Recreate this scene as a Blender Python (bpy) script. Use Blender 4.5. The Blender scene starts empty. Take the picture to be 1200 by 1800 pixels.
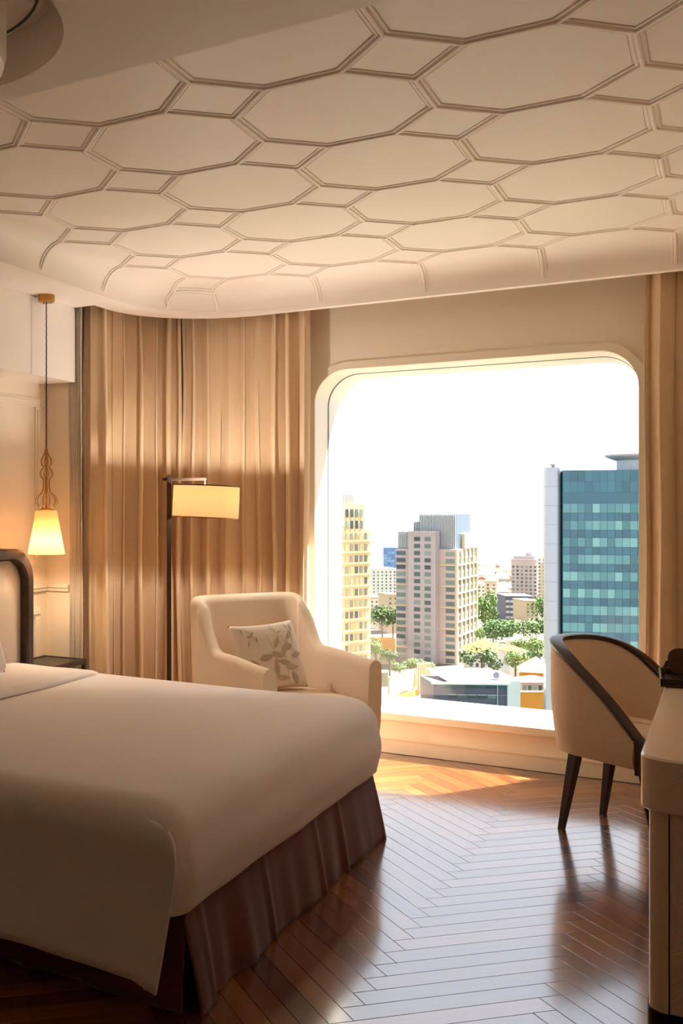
import bpy, bmesh, math, random
from math import sin, cos, pi, sqrt, radians
from mathutils import Vector, Matrix

random.seed(7)
scene = bpy.context.scene
COL = scene.collection

# ------------------------------------------------------------------ camera
F, CX, CY = 1807.7, 164.8, 895.4            # focal length and principal point, 1200x1800 frame
YAW = -0.5526
HC = 1.4
cy, sy = cos(YAW), sin(YAW)
cam_d = bpy.data.cameras.new('camera')
cam = bpy.data.objects.new('camera', cam_d)
COL.objects.link(cam)
cam.location = (0, 0, HC)
cam.rotation_euler = (pi / 2, 0, -YAW)
cam_d.sensor_fit = 'AUTO'
cam_d.sensor_width = 36.0
cam_d.lens = F / 1800 * 36.0
cam_d.shift_x = (600 - CX) / 1800
cam_d.shift_y = (CY - 900) / 1800
cam_d.clip_start = 0.05
cam_d.clip_end = 5000
scene.camera = cam

# ------------------------------------------------------------------ view, world, sun
vs = scene.view_settings
vs.view_transform = 'Standard'
vs.look = 'None'
vs.gamma = 1.0
vs.use_curve_mapping = False
vs.exposure = 1.05
scene.cycles.use_denoising = True
scene.cycles.max_bounces = 14
scene.cycles.diffuse_bounces = 12
scene.cycles.glossy_bounces = 4
scene.cycles.transmission_bounces = 6
scene.cycles.transparent_max_bounces = 8
scene.cycles.sample_clamp_indirect = 10.0
scene.cycles.caustics_reflective = False
scene.cycles.caustics_refractive = False


def lin(c):
    r = []
    for v in c[:3]:
        v = v / 255.0
        r.append(v / 12.92 if v <= 0.04045 else ((v + 0.055) / 1.055) ** 2.4)
    return (r[0], r[1], r[2], 1.0)


world = bpy.data.worlds.new('sky')
scene.world = world
world.use_nodes = True
wn, wl = world.node_tree.nodes, world.node_tree.links
for n in list(wn):
    wn.remove(n)
w_out = wn.new('ShaderNodeOutputWorld')
w_bg = wn.new('ShaderNodeBackground')
w_tc = wn.new('ShaderNodeTexCoord')
w_sep = wn.new('ShaderNodeSeparateXYZ')
w_ramp = wn.new('ShaderNodeValToRGB')
w_map = wn.new('ShaderNodeMapping')
w_noise = wn.new('ShaderNodeTexNoise')
w_cr = wn.new('ShaderNodeValToRGB')
w_mix = wn.new('ShaderNodeMix')
w_mix.data_type = 'RGBA'
wl.new(w_tc.outputs['Generated'], w_sep.inputs[0])
wl.new(w_sep.outputs['Z'], w_ramp.inputs[0])
w_ramp.color_ramp.elements[0].position = 0.0
w_ramp.color_ramp.elements[0].color = (0.95, 0.92, 0.94, 1)
w_ramp.color_ramp.elements[1].position = 0.9
w_ramp.color_ramp.elements[1].color = (0.50, 0.65, 0.93, 1)
e = w_ramp.color_ramp.elements.new(0.035)
e.color = (0.94, 0.92, 0.95, 1)
e = w_ramp.color_ramp.elements.new(0.10)
e.color = (0.74, 0.83, 1.0, 1)
e = w_ramp.color_ramp.elements.new(0.2)
e.color = (0.86, 0.89, 0.97, 1)
w_map.inputs['Scale'].default_value = (1.6, 1.6, 7.5)
w_map.inputs['Location'].default_value = (0.35, 0.1, 0.12)
wl.new(w_tc.outputs['Generated'], w_map.inputs[0])
wl.new(w_map.outputs[0], w_noise.inputs['Vector'])
w_noise.inputs['Scale'].default_value = 1.6
w_noise.inputs['Detail'].default_value = 6
w_noise.inputs['Roughness'].default_value = 0.55
wl.new(w_noise.outputs['Fac'], w_cr.inputs[0])
w_cr.color_ramp.elements[0].position = 0.45
w_cr.color_ramp.elements[0].color = (0, 0, 0, 1)
w_cr.color_ramp.elements[1].position = 0.60
w_cr.color_ramp.elements[1].color = (1, 1, 1, 1)
wl.new(w_cr.outputs['Color'], w_mix.inputs[0])
wl.new(w_ramp.outputs['Color'], w_mix.inputs[6])
w_mix.inputs[7].default_value = (0.96, 0.955, 0.975, 1)
wl.new(w_mix.outputs[2], w_bg.inputs['Color'])
w_bg.inputs['Strength'].default_value = 0.88
wl.new(w_bg.outputs[0], w_out.inputs[0])

sun_d = bpy.data.lights.new('sun_offscreen', 'SUN')
sun_d.energy = 23.0
sun_d.color = (1.0, 0.95, 0.85)
sun_d.angle = radians(0.6)
sun = bpy.data.objects.new('sun_offscreen', sun_d)
COL.objects.link(sun)
sun.location = (4, 12, 14)
sun.rotation_euler = Vector((-0.40, -0.60, -1.0)).to_track_quat('-Z', 'Y').to_euler()

# daylight sampling portal filling the window opening (a portal gives off no light of its own)
por_d = bpy.data.lights.new('window_portal', 'AREA')
por_d.shape = 'RECTANGLE'
por_d.size, por_d.size_y = 1.72, 2.0
por_d.cycles.is_portal = True
por = bpy.data.objects.new('window_portal', por_d)
COL.objects.link(por)
por.location = (-1.2425, 6.40, 1.23)
por.rotation_euler = (-pi / 2, 0, 0)


# ------------------------------------------------------------------ pixel helpers
def ray(px, py):
    u = (px - CX) / F
    v = -(py - CY) / F
    return (cy * u + sy, -sy * u + cy, v)


def plan(px, D):                       # plan position of a pixel column at camera depth D
    r = ray(px, CY)
    return Vector((r[0] * D, r[1] * D))


def zat(py, D):
    return HC - (py - CY) / F * D


def camxz(x, z):                       # camera right/forward to plan
    return Vector((cy * x + sy * z, -sy * x + cy * z))


def proj(X, Y, Z):
    x = cy * X - sy * Y
    z = sy * X + cy * Y
    if z < 0.05:
        return (-1e5, -1e5)
    return (CX + F * x / z, CY - F * (Z - HC) / z)


# ------------------------------------------------------------------ object helpers
def tag(o, label=None, cat=None, group=None, kind=None):
    if label:
        o['label'] = label
    if cat:
        o['category'] = cat
    if group:
        o['group'] = group
    if kind:
        o['kind'] = kind
    return o


def empty(name, loc=(0, 0, 0), rz=0, label=None, cat=None, group=None, kind=None):
    o = bpy.data.objects.new(name, None)
    COL.objects.link(o)
    o.empty_display_size = 0.1
    o.location = loc
    o.rotation_euler = (0, 0, rz)
    return tag(o, label, cat, group, kind)


def me_obj(name, me, parent=None, loc=(0, 0, 0), rot=(0, 0, 0)):
    o = bpy.data.objects.new(name, me)
    COL.objects.link(o)
    o.parent = parent
    o.location = loc
    o.rotation_euler = rot
    return o


def link_mesh(name, verts, faces, mat, smooth=False):
    me = bpy.data.meshes.new(name)
    me.from_pydata([tuple(v) for v in verts], [], faces)
    if mat:
        me.materials.append(mat)
    if smooth:
        me.polygons.foreach_set('use_smooth', [True] * len(me.polygons))
    me.update()
    return me


class MB:
    """collects simple solids; build() links them as one mesh object"""

    def __init__(self):
        self.v, self.f = [], []

    def add(self, vs_, fs_):
        b = len(self.v)
        self.v += [tuple(p) for p in vs_]
        self.f += [tuple(i + b for i in f) for f in fs_]
        return self

    def box(self, x0, x1, y0, y1, z0, z1):
        return self.add([(x0, y0, z0), (x1, y0, z0), (x1, y1, z0), (x0, y1, z0),
                         (x0, y0, z1), (x1, y0, z1), (x1, y1, z1), (x0, y1, z1)],
                        [(0, 3, 2, 1), (4, 5, 6, 7), (0, 1, 5, 4), (1, 2, 6, 5), (2, 3, 7, 6), (3, 0, 4, 7)])

    def prism(self, pts, z0, z1):
        n = len(pts)
        a = sum(pts[i][0] * pts[(i + 1) % n][1] - pts[(i + 1) % n][0] * pts[i][1] for i in range(n))
        if a < 0:
            pts = pts[::-1]
        vs_ = [(p[0], p[1], z0) for p in pts] + [(p[0], p[1], z1) for p in pts]
        fs_ = [tuple(range(n))[::-1], tuple(range(n, 2 * n))]
        fs_ += [(i, (i + 1) % n, n + (i + 1) % n, n + i) for i in range(n)]
        return self.add(vs_, fs_)

    def lathe(self, prof, seg=32, cx=0, cy_=0, close=False):
        n = len(prof)
        vs_ = []
        for k in range(seg):
            a = 2 * pi * k / seg
            vs_ += [(cx + r * cos(a), cy_ + r * sin(a), z) for r, z in prof]
        fs_ = []
        for k in range(seg):
            k2 = (k + 1) % seg
            for i in range(n if close else n - 1):
                i2 = (i + 1) % n
                fs_.append((k * n + i, k2 * n + i, k2 * n + i2, k * n + i2))
        return self.add(vs_, fs_)

    def tube(self, path, r, seg=8, cap=True):
        path = [Vector(p) for p in path]
        n = len(path)
        rr = r if isinstance(r, (list, tuple)) else [r] * n
        vs_, fs_ = [], []
        prev = None
        for i, p in enumerate(path):
            t = (path[min(i + 1, n - 1)] - path[max(i - 1, 0)]).normalized()
            if prev is None:
                up = Vector((0, 0, 1)) if abs(t.z) < 0.9 else Vector((1, 0, 0))
                nn = t.cross(up).normalized()
            else:
                nn = (prev - t * prev.dot(t)).normalized()
            prev = nn
            bb = t.cross(nn)
            for k in range(seg):
                a = 2 * pi * k / seg + pi / seg
                vs_.append(p + nn * (rr[i] * cos(a)) + bb * (rr[i] * sin(a)))
        for i in range(n - 1):
            for k in range(seg):
                k2 = (k + 1) % seg
                fs_.append((i * seg + k, i * seg + k2, (i + 1) * seg + k2, (i + 1) * seg + k))
        if cap:
            fs_.append(tuple(range(seg))[::-1])
            fs_.append(tuple(range((n - 1) * seg, n * seg)))
        return self.add(vs_, fs_)

    def loft(self, loops, closed=True, cap=True):
        n = len(loops[0])
        vs_ = [p for lp in loops for p in lp]
        fs_ = []
        for i in range(len(loops) - 1):
            for k in range(n if closed else n - 1):
                k2 = (k + 1) % n
                fs_.append((i * n + k, i * n + k2, (i + 1) * n + k2, (i + 1) * n + k))
        if cap and closed:
            fs_.append(tuple(range(n))[::-1])
            fs_.append(tuple(range((len(loops) - 1) * n, len(loops) * n)))
        return self.add(vs_, fs_)

    def grid(self, fn, nu, nv):
        vs_ = [fn(i / (nu - 1), j / (nv - 1)) for j in range(nv) for i in range(nu)]
        fs_ = [(j * nu + i, j * nu + i + 1, (j + 1) * nu + i + 1, (j + 1) * nu + i)
               for j in range(nv - 1) for i in range(nu - 1)]
        return self.add(vs_, fs_)

    def mesh(self, name, mat, smooth=False, bevel=0, fix=True, angle=40):
        me = bpy.data.meshes.new(name)
        me.from_pydata(self.v, [], self.f)
        if fix or bevel:
            bm = bmesh.new()
            bm.from_mesh(me)
            if fix:
                bmesh.ops.recalc_face_normals(bm, faces=bm.faces)
            if bevel:
                ed = [e_ for e_ in bm.edges if len(e_.link_faces) == 2 and e_.calc_face_angle(0) > radians(30)]
                bmesh.ops.bevel(bm, geom=ed, offset=bevel, segments=2, profile=0.7, affect='EDGES', clamp_overlap=True)
            bm.to_mesh(me)
            bm.free()
        if mat:
            me.materials.append(mat)
        if smooth:
            me.polygons.foreach_set('use_smooth', [True] * len(me.polygons))
            if smooth != 'all':
                try:
                    me.set_sharp_from_angle(angle=radians(angle))
                except Exception:
                    pass
        me.update()
        return me

    def build(self, name, mat, parent=None, loc=(0, 0, 0), rot=(0, 0, 0), smooth=False, bevel=0, fix=True, angle=40):
        return me_obj(name, self.mesh(name, mat, smooth, bevel, fix, angle), parent, loc, rot)


def solidify(o, t, off=0):
    m = o.modifiers.new('thickness', 'SOLIDIFY')
    m.thickness = t
    m.offset = off
    return o


def subsurf(o, n=1):
    m = o.modifiers.new('smooth', 'SUBSURF')
    m.levels = n
    m.render_levels = n
    return o


def smoothstep(a, b, x):
    t_ = min(1, max(0, (x - a) / (b - a)))
    return t_ * t_ * (3 - 2 * t_)


def vnoise(x, y=0.0, z=0.0):
    from mathutils import noise
    return noise.noise(Vector((x, y, z)))


# ------------------------------------------------------------------ materials
MATS = {}


def nmat(name):
    m = bpy.data.materials.new(name)
    m.use_nodes = True
    MATS[name] = m
    nt = m.node_tree
    return m, nt, nt.nodes, nt.links, nt.nodes['Principled BSDF']


def pmat(name, col, rough=0.6, metal=0.0, ior=1.45, var=0.06, vscale=6.0, bump=0.0, bscale=200.0, spec=0.5, coat=0.0, sheen=0.0,
         obj_rand=None):
    """plain procedural surface: base colour with soft noise variation and a fine bump"""
    m, nt, N, L, P = nmat(name)
    c = lin(col)
    tc = N.new('ShaderNodeTexCoord')
    no = N.new('ShaderNodeTexNoise')
    no.inputs['Scale'].default_value = vscale
    no.inputs['Detail'].default_value = 4
    L.new(tc.outputs['Object'], no.inputs['Vector'])
    mx = N.new('ShaderNodeMix')
    mx.data_type = 'RGBA'
    L.new(no.outputs['Fac'], mx.inputs[0])
    mx.inputs[6].default_value = tuple(max(0, v * (1 - var)) for v in c[:3]) + (1,)
    mx.inputs[7].default_value = tuple(min(1, v * (1 + var)) for v in c[:3]) + (1,)
    out = mx.outputs[2]
    if obj_rand:
        oi = N.new('ShaderNodeObjectInfo')
        cr = N.new('ShaderNodeValToRGB')
        cr.color_ramp.interpolation = 'LINEAR'
        els = cr.color_ramp.elements
        for i, cc in enumerate(obj_rand):
            p = i / (len(obj_rand) - 1)
            if i == 0:
                els[0].position, els[0].color = 0, lin(cc)
            elif i == len(obj_rand) - 1:
                els[-1].position, els[-1].color = 1, lin(cc)
            else:
                q = els.new(p)
                q.color = lin(cc)
        L.new(oi.outputs['Random'], cr.inputs[0])
        out = cr.outputs['Color']
    L.new(out, P.inputs['Base Color'])
    P.inputs['Roughness'].default_value = rough
    P.inputs['Metallic'].default_value = metal
    P.inputs['IOR'].default_value = ior
    P.inputs['Specular IOR Level'].default_value = spec
    P.inputs['Coat Weight'].default_value = coat
    P.inputs['Sheen Weight'].default_value = sheen
    if bump:
        nb = N.new('ShaderNodeTexNoise')
        nb.inputs['Scale'].default_value = bscale
        L.new(tc.outputs['Object'], nb.inputs['Vector'])
        b = N.new('ShaderNodeBump')
        b.inputs['Strength'].default_value = bump
        b.inputs['Distance'].default_value = 0.002
        L.new(nb.outputs['Fac'], b.inputs['Height'])
        L.new(b.outputs[0], P.inputs['Normal'])
    return m


def fabric(name, col, col2=None, scale=900.0, bump=0.35, rough=0.9, weave=(1, 1, 1), sheen=0.15):
    """woven cloth: crossed fine waves for threads, slubs from stretched noise"""
    m, nt, N, L, P = nmat(name)
    tc = N.new('ShaderNodeTexCoord')
    mp = N.new('ShaderNodeMapping')
    mp.inputs['Scale'].default_value = weave
    L.new(tc.outputs['Object'], mp.inputs[0])
    w = []
    for d in ('X', 'Y', 'Z'):
        wv = N.new('ShaderNodeTexWave')
        wv.bands_direction = d
        wv.inputs['Scale'].default_value = scale / 6.28
        wv.inputs['Distortion'].default_value = 1.5
        L.new(mp.outputs[0], wv.inputs['Vector'])
        w.append(wv)
    no = N.new('ShaderNodeTexNoise')
    no.inputs['Scale'].default_value = 60
    no.inputs['Detail'].default_value = 5
    L.new(mp.outputs[0], no.inputs['Vector'])
    a1 = N.new('ShaderNodeMath')
    a2 = N.new('ShaderNodeMath')
    L.new(w[0].outputs['Fac'], a1.inputs[0])
    L.new(w[2].outputs['Fac'], a1.inputs[1])
    L.new(a1.outputs[0], a2.inputs[0])
    L.new(no.outputs['Fac'], a2.inputs[1])
    mr = N.new('ShaderNodeMapRange')
    mr.inputs[2].default_value = 3.0
    L.new(a2.outputs[0], mr.inputs[0])
    c = lin(col)
    c2 = lin(col2) if col2 else tuple(v * 0.82 for v in c[:3]) + (1,)
    mx = N.new('ShaderNodeMix')
    mx.data_type = 'RGBA'
    L.new(no.outputs['Fac'], mx.inputs[0])
    mx.inputs[6].default_value = c2
    mx.inputs[7].default_value = c
    L.new(mx.outputs[2], P.inputs['Base Color'])
    P.inputs['Roughness'].default_value = rough
    P.inputs['Sheen Weight'].default_value = sheen
    P.inputs['Specular IOR Level'].default_value = 0.2
    b = N.new('ShaderNodeBump')
    b.inputs['Strength'].default_value = bump
    b.inputs['Distance'].default_value = 0.001
    L.new(a2.outputs[0], b.inputs['Height'])
    L.new(b.outputs[0], P.inputs['Normal'])
    return m


def wood(name, ramp, rough=0.3, ior=1.5, per_object=False, scale=(1.2, 14, 14), gloss_bump=0.05, coat=0.0):
    """long-grain wood; the grain runs along the object's local X axis"""
    m, nt, N, L, P = nmat(name)
    tc = N.new('ShaderNodeTexCoord')
    mp = N.new('ShaderNodeMapping')
    mp.inputs['Scale'].default_value = scale
    L.new(tc.outputs['Object'], mp.inputs[0])
    oi = N.new('ShaderNodeObjectInfo')
    if per_object:
        mul = N.new('ShaderNodeMath')
        mul.operation = 'MULTIPLY'
        mul.inputs[1].default_value = 73.0
        L.new(oi.outputs['Random'], mul.inputs[0])
        cb = N.new('ShaderNodeCombineXYZ')
        for i in range(3):
            L.new(mul.outputs[0], cb.inputs[i])
        L.new(cb.outputs[0], mp.inputs['Location'])
    n1 = N.new('ShaderNodeTexNoise')
    n1.inputs['Scale'].default_value = 2.2
    n1.inputs['Detail'].default_value = 7
    n1.inputs['Roughness'].default_value = 0.6
    n1.inputs['Distortion'].default_value = 0.6
    L.new(mp.outputs[0], n1.inputs['Vector'])
    n2 = N.new('ShaderNodeTexNoise')
    n2.inputs['Scale'].default_value = 14
    n2.inputs['Detail'].default_value = 3
    L.new(mp.outputs[0], n2.inputs['Vector'])
    s = N.new('ShaderNodeMath')
    s.operation = 'MULTIPLY_ADD'
    s.inputs[1].default_value = 0.35
    L.new(n2.outputs['Fac'], s.inputs[0])
    L.new(n1.outputs['Fac'], s.inputs[2])
    val = s.outputs[0]
    if per_object:
        sh = N.new('ShaderNodeMapRange')
        sh.inputs[3].default_value = -0.42
        sh.inputs[4].default_value = 0.18
        L.new(oi.outputs['Random'], sh.inputs[0])
        ad = N.new('ShaderNodeMath')
        L.new(val, ad.inputs[0])
        L.new(sh.outputs[0], ad.inputs[1])
        val = ad.outputs[0]
    cr = N.new('ShaderNodeValToRGB')
    els = cr.color_ramp.elements
    els[0].position, els[0].color = 0.2, lin(ramp[0])
    els[-1].position, els[-1].color = 0.95, lin(ramp[-1])
    for i, c in enumerate(ramp[1:-1]):
        q = els.new(0.2 + 0.75 * (i + 1) / (len(ramp) - 1))
        q.color = lin(c)
    L.new(val, cr.inputs[0])
    L.new(cr.outputs['Color'], P.inputs['Base Color'])
    P.inputs['Roughness'].default_value = rough
    P.inputs['IOR'].default_value = ior
    P.inputs['Coat Weight'].default_value = coat
    P.inputs['Coat Roughness'].default_value = 0.12
    P.inputs['Coat IOR'].default_value = 2.8
    P.inputs['Coat Tint'].default_value = (1.0, 0.95, 0.90, 1)
    b = N.new('ShaderNodeBump')
    b.inputs['Strength'].default_value = gloss_bump
    b.inputs['Distance'].default_value = 0.001
    L.new(n2.outputs['Fac'], b.inputs['Height'])
    L.new(b.outputs[0], P.inputs['Normal'])
    return m


def shade_mat(name, col, emit, strength):
    m, nt, N, L, P = nmat(name)
    tr = N.new('ShaderNodeBsdfTranslucent')
    tr.inputs['Color'].default_value = lin(col)
    no = N.new('ShaderNodeTexNoise')
    no.inputs['Scale'].default_value = 400
    b = N.new('ShaderNodeBump')
    b.inputs['Strength'].default_value = 0.1
    b.inputs['Distance'].default_value = 0.001
    L.new(no.outputs['Fac'], b.inputs['Height'])
    L.new(b.outputs[0], P.inputs['Normal'])
    P.inputs['Base Color'].default_value = lin(col)
    P.inputs['Roughness'].default_value = 0.9
    P.inputs['Emission Color'].default_value = lin(emit)
    P.inputs['Emission Strength'].default_value = strength
    mx = N.new('ShaderNodeMixShader')
    mx.inputs[0].default_value = 0.5
    L.new(P.outputs[0], mx.inputs[1])
    L.new(tr.outputs[0], mx.inputs[2])
    L.new(mx.outputs[0], N['Material Output'].inputs[0])
    return m


def pane_mat(name, tint=(1, 1, 1), gloss=0.06):
    m, nt, N, L, P = nmat(name)
    t = N.new('ShaderNodeBsdfTransparent')
    t.inputs[0].default_value = (*tint, 1)
    g = N.new('ShaderNodeBsdfGlossy')
    g.inputs['Roughness'].default_value = 0.02
    lw = N.new('ShaderNodeFresnel')
    lw.inputs['IOR'].default_value = 1.35
    mx = N.new('ShaderNodeMixShader')
    L.new(lw.outputs[0], mx.inputs[0])
    L.new(t.outputs[0], mx.inputs[1])
    L.new(g.outputs[0], mx.inputs[2])
    L.new(mx.outputs[0], N['Material Output'].inputs[0])
    return m


M_CEIL = pmat('ceiling_paint', (241, 233, 226), rough=0.55, var=0.015, vscale=1.2, bump=0.05, bscale=300)
M_WALL = pmat('wall_paint', (238, 227, 210), rough=0.5, var=0.02, vscale=1.5, bump=0.08, bscale=350)
M_WALLF = pmat('window_wall_paint', (238, 227, 210), rough=0.5, var=0.02, vscale=1.5, bump=0.08, bscale=350)
M_TRIM = pmat('trim_paint', (238, 228, 212), rough=0.35, var=0.015, vscale=2)
M_WHITE = pmat('white_lacquer', (243, 238, 233), rough=0.3, var=0.01)
M_SILL = pmat('sill_stone', (240, 232, 216), rough=0.35, var=0.03, vscale=12)
M_DARK = pmat('dark_gap', (38, 34, 30), rough=0.8)
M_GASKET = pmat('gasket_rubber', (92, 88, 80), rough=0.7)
M_SUB = pmat('subfloor', (30, 18, 12), rough=0.8)
M_PLANK = wood('floor_plank_wood', [(68, 37, 21), (98, 57, 30), (124, 77, 39), (146, 95, 49), (164, 113, 60)], rough=0.2, ior=1.9, per_object=True, coat=0.9, scale=(2.2, 30, 30), gloss_bump=0.04)
M_DWOOD = wood('dark_wood', [(34, 22, 16), (48, 31, 23), (62, 42, 31)], rough=0.35)
M_HWOOD = wood('headboard_wood', [(36, 26, 19), (50, 36, 27), (64, 47, 35)], rough=0.32)
M_METAL = pmat('bronze_metal', (66, 50, 40), rough=0.4, metal=0.15, var=0.1)
M_BRASS = pmat('brushed_brass', (188, 138, 70), rough=0.35, metal=0.75, var=0.08)
M_CURT = fabric('curtain_linen', (224, 200, 168), (211, 185, 151), scale=500, weave=(1, 1, 0.25), bump=0.12)
M_SHEER = fabric('sheer_cloth', (214, 204, 190), (198, 188, 174), scale=700, weave=(1, 1, 0.3))
M_DUVET = fabric('duvet_cotton', (238, 232, 230), (234, 228, 226), scale=1600, bump=0.06, rough=0.85)
M_SKIRT = fabric('skirt_cloth', (112, 66, 62), (100, 56, 53), scale=900, bump=0.2, sheen=0.3)
M_UPH = fabric('armchair_cloth', (240, 222, 200), (232, 212, 188), scale=1100, bump=0.3)
M_UPH2 = fabric('desk_chair_cloth', (230, 208, 184), (218, 194, 168), scale=900, bump=0.35)
M_HEADUPH = fabric('headboard_cloth', (210, 196, 182), (200, 186, 172), scale=900)
M_CUSH = fabric('cushion_cloth', (232, 220, 205), (224, 211, 195), scale=900)
M_LEAF = pmat('embroidery', (186, 164, 140), rough=0.85, var=0.12, vscale=60)
M_PRINT = pmat('pillow_print', (150, 152, 160), rough=0.85)
M_DESK = pmat('desk_lacquer', (236, 218, 200), rough=0.16, var=0.015, ior=1.5)
M_BLACK = pmat('black_plinth', (16, 14, 13), rough=0.4)
M_LEATHER = pmat('brown_leather', (84, 60, 42), rough=0.5, var=0.15, bump=0.2, bscale=400)
M_TRAYDARK = pmat('dark_leather', (40, 30, 25), rough=0.28, var=0.12)
M_PSHADE = shade_mat('pendant_shade', (232, 206, 164), (255, 220, 160), 0.16)
M_FSHADE = shade_mat('floor_lamp_shade', (176, 146, 106), (255, 222, 165), 0.34)
M_PANE = pane_mat('window_glass', (0.985, 0.99, 0.99))
M_TGLASS = pane_mat('table_glass', (0.90, 0.92, 0.88))
M_CORD = pmat('cord', (28, 24, 22), rough=0.7)


def desk_relief():
    m, nt, N, L, P = nmat('desk_relief_lacquer')
    tc = N.new('ShaderNodeTexCoord')
    no = N.new('ShaderNodeTexNoise')
    no.inputs['Scale'].default_value = 5.0
    no.inputs['Detail'].default_value = 1.0
    L.new(tc.outputs['Object'], no.inputs['Vector'])
    mu = N.new('ShaderNodeMath')
    mu.operation = 'MULTIPLY'
    mu.inputs[1].default_value = 330.0
    L.new(no.outputs['Fac'], mu.inputs[0])
    sn = N.new('ShaderNodeMath')
    sn.operation = 'SINE'
    L.new(mu.outputs[0], sn.inputs[0])
    b = N.new('ShaderNodeBump')
    b.inputs['Strength'].default_value = 0.3
    b.inputs['Distance'].default_value = 0.0012
    L.new(sn.outputs[0], b.inputs['Height'])
    L.new(b.outputs[0], P.inputs['Normal'])
    P.inputs['Base Color'].default_value = lin((232, 214, 194))
    P.inputs['Roughness'].default_value = 0.3
    return m


M_RELIEF = desk_relief()

# ------------------------------------------------------------------ room shell
XL, XR = -3.41, 0.52            # left (headboard) wall, right wall
YN, YF = -1.6, 5.93             # wall behind the camera, window wall
PT = 0.593                      # ceiling pattern pitch
ZC = HC + 2.2103 * PT           # patterned ceiling
ZS = 2.554                      # soffit underside
ZTOP = 2.80
RX, RY, RR = -2.88, 5.68, 0.60  # inner rim of the cove: left line, window line, corner radius
YS = 2.34                       # edge of the lowered ceiling near the camera

# floor: dark base and herringbone planks
fl = MB().box(XL - 0.1, XR + 0.1, YN - 0.1, YF + 0.45, -0.06, -0.012).build('floor', M_SUB)
tag(fl, kind='structure')
PW, PL = 0.1058 / sqrt(2), 0.655
S2 = sqrt(2)
X0 = -0.872 - 2 * PL / S2
Y0 = 2.769
g = 0.0009
plank_me = MB().box(g, PL - g, g, PW - g, -0.014, 0.0).mesh('plank', M_PLANK, bevel=0.0009)
planks = []
for m in range(-7, 7):
    for k in range(-70, 75):
        for kind in (0, 1):
            a0, n0 = m * (PL + PW) + k * PW, m * (PW - PL) + k * PW
            if kind == 0:
                a, n, rz = a0, n0, pi / 4
                px0 = ((a - n) / S2, (a + n) / S2)
                ctr = ((a + PL / 2 - n - PW / 2) / S2, (a + PL / 2 + n + PW / 2) / S2)
            else:
                a, n = a0 + PL, n0 + PW          # vertical plank, top-left corner; runs towards -n
                rz = -pi / 4
                # local x along -n, local y along +a
                px0 = ((a - n) / S2, (a + n) / S2)
                ctr = ((a + PW / 2 - (n - PL / 2)) / S2, (a + PW / 2 + (n - PL / 2)) / S2)
            X, Y = X0 + ctr[0], Y0 + ctr[1]
            if XL - 0.1 < X < XR + 0.1 and YN < Y < YF + 0.32:
                planks.append((X, Y, X0 + px0[0], Y0 + px0[1], rz))


def plank_seen(p):
    for (dx, dy) in ((0, 0), (0.23, 0.23), (-0.23, -0.23), (0.23, -0.23), (-0.23, 0.23)):
        q = proj(p[0] + dx, p[1] + dy, 0)
        ub = p[0] + dx < -1.3 and 2.6 < p[1] + dy < 4.6
        if -60 < q[0] < 1260 and 1300 < q[1] < 1860 and not ub:
            return True
    return False


seen = [p for p in planks if plank_seen(p)]
seen.sort(key=lambda p: p[1] * cy + p[0] * sy)
shown = seen[:298]
rest = [p for p in planks if p not in shown]
rest_mb = MB()
for (X, Y, x, y, rz) in rest:
    c_, s_ = cos(rz), sin(rz)
    pts = [(x + c_ * a - s_ * b, y + s_ * a + c_ * b) for a, b in ((g, g), (PL - g, g), (PL - g, PW - g), (g, PW - g))]
    rest_mb.prism(pts, -0.014, 0.0)
for (X, Y, x, y, rz) in shown:
    me_obj('plank', plank_me, fl, (x, y, 0), (0, 0, rz))
tag(rest_mb.build('plank_field', M_PLANK, fl), kind='stuff')


# ceiling: flat field running down into a quarter-round cove
def rim_s(x, y):
    dx, dy = x - RX, RY - y
    if dx < RR and dy < RR:
        return RR - math.hypot(RR - dx, RR - dy)
    return min(dx, dy)


CR, CV = 0.135, 0.13


def ceil_z(x, y):
    s = rim_s(x, y)
    if s >= CR:
        return ZC
    t = min(1.0, max(0.0, (CR - s) / CR))
    return ZC - CV * (1 - sqrt(max(0.0, 1 - t * t)))


def ceil_n(x, y):
    h = 1e-3
    sx = (ceil_z(x + h, y) - ceil_z(x - h, y)) / (2 * h)
    sy_ = (ceil_z(x, y + h) - ceil_z(x, y - h)) / (2 * h)
    n = Vector((sx, sy_, -1))
    return n.normalized()


def rim_path(off, x_end=XR, y_end=YS, nseg=22):
    """rim line offset by `off` into the room, from the right wall to the near edge"""
    r = RR - off
    cxr, cyr = RX + RR, RY - RR
    pts = [(x_end, RY - off), (x_end * 0.4 + cxr * 0.6, RY - off)]
    for k in range(nseg + 1):
        a = pi / 2 + (pi / 2) * k / nseg
        pts.append((cxr + r * cos(a), cyr + r * sin(a)))
    pts += [(RX + off, (cyr + y_end) / 2), (RX + off, y_end)]
    pts = [p for i_, p in enumerate(pts) if i_ == 0 or p[1] >= y_end - 1e-6]
    return pts


mb = MB()
loops = []
for k in range(13):
    t = (pi / 2) * (1 - k / 12)
    off = CR * (1 - sin(t))
    z = ZC - CV * (1 - cos(t))
    loops.append([(x, y, z) for x, y in rim_path(off)])
mb.loft(loops, closed=False)
inner = rim_path(CR)
mb.add([(x, y, ZC) for x, y in inner] + [(XR, YS, ZC)], [tuple(range(len(inner) + 1))])
ceil = mb.build('ceiling', M_CEIL, smooth='all' and True, angle=30)
tag(ceil, kind='structure')
ox, oy, dd = -3.3608 * PT, 5.0492 * PT, 0.2929 * PT


def sq(i, j):
    x, y = ox + i * PT, oy + j * PT
    return dict(T=(x, y - dd), B=(x, y + dd), L=(x - dd, y), R=(x + dd, y))


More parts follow.
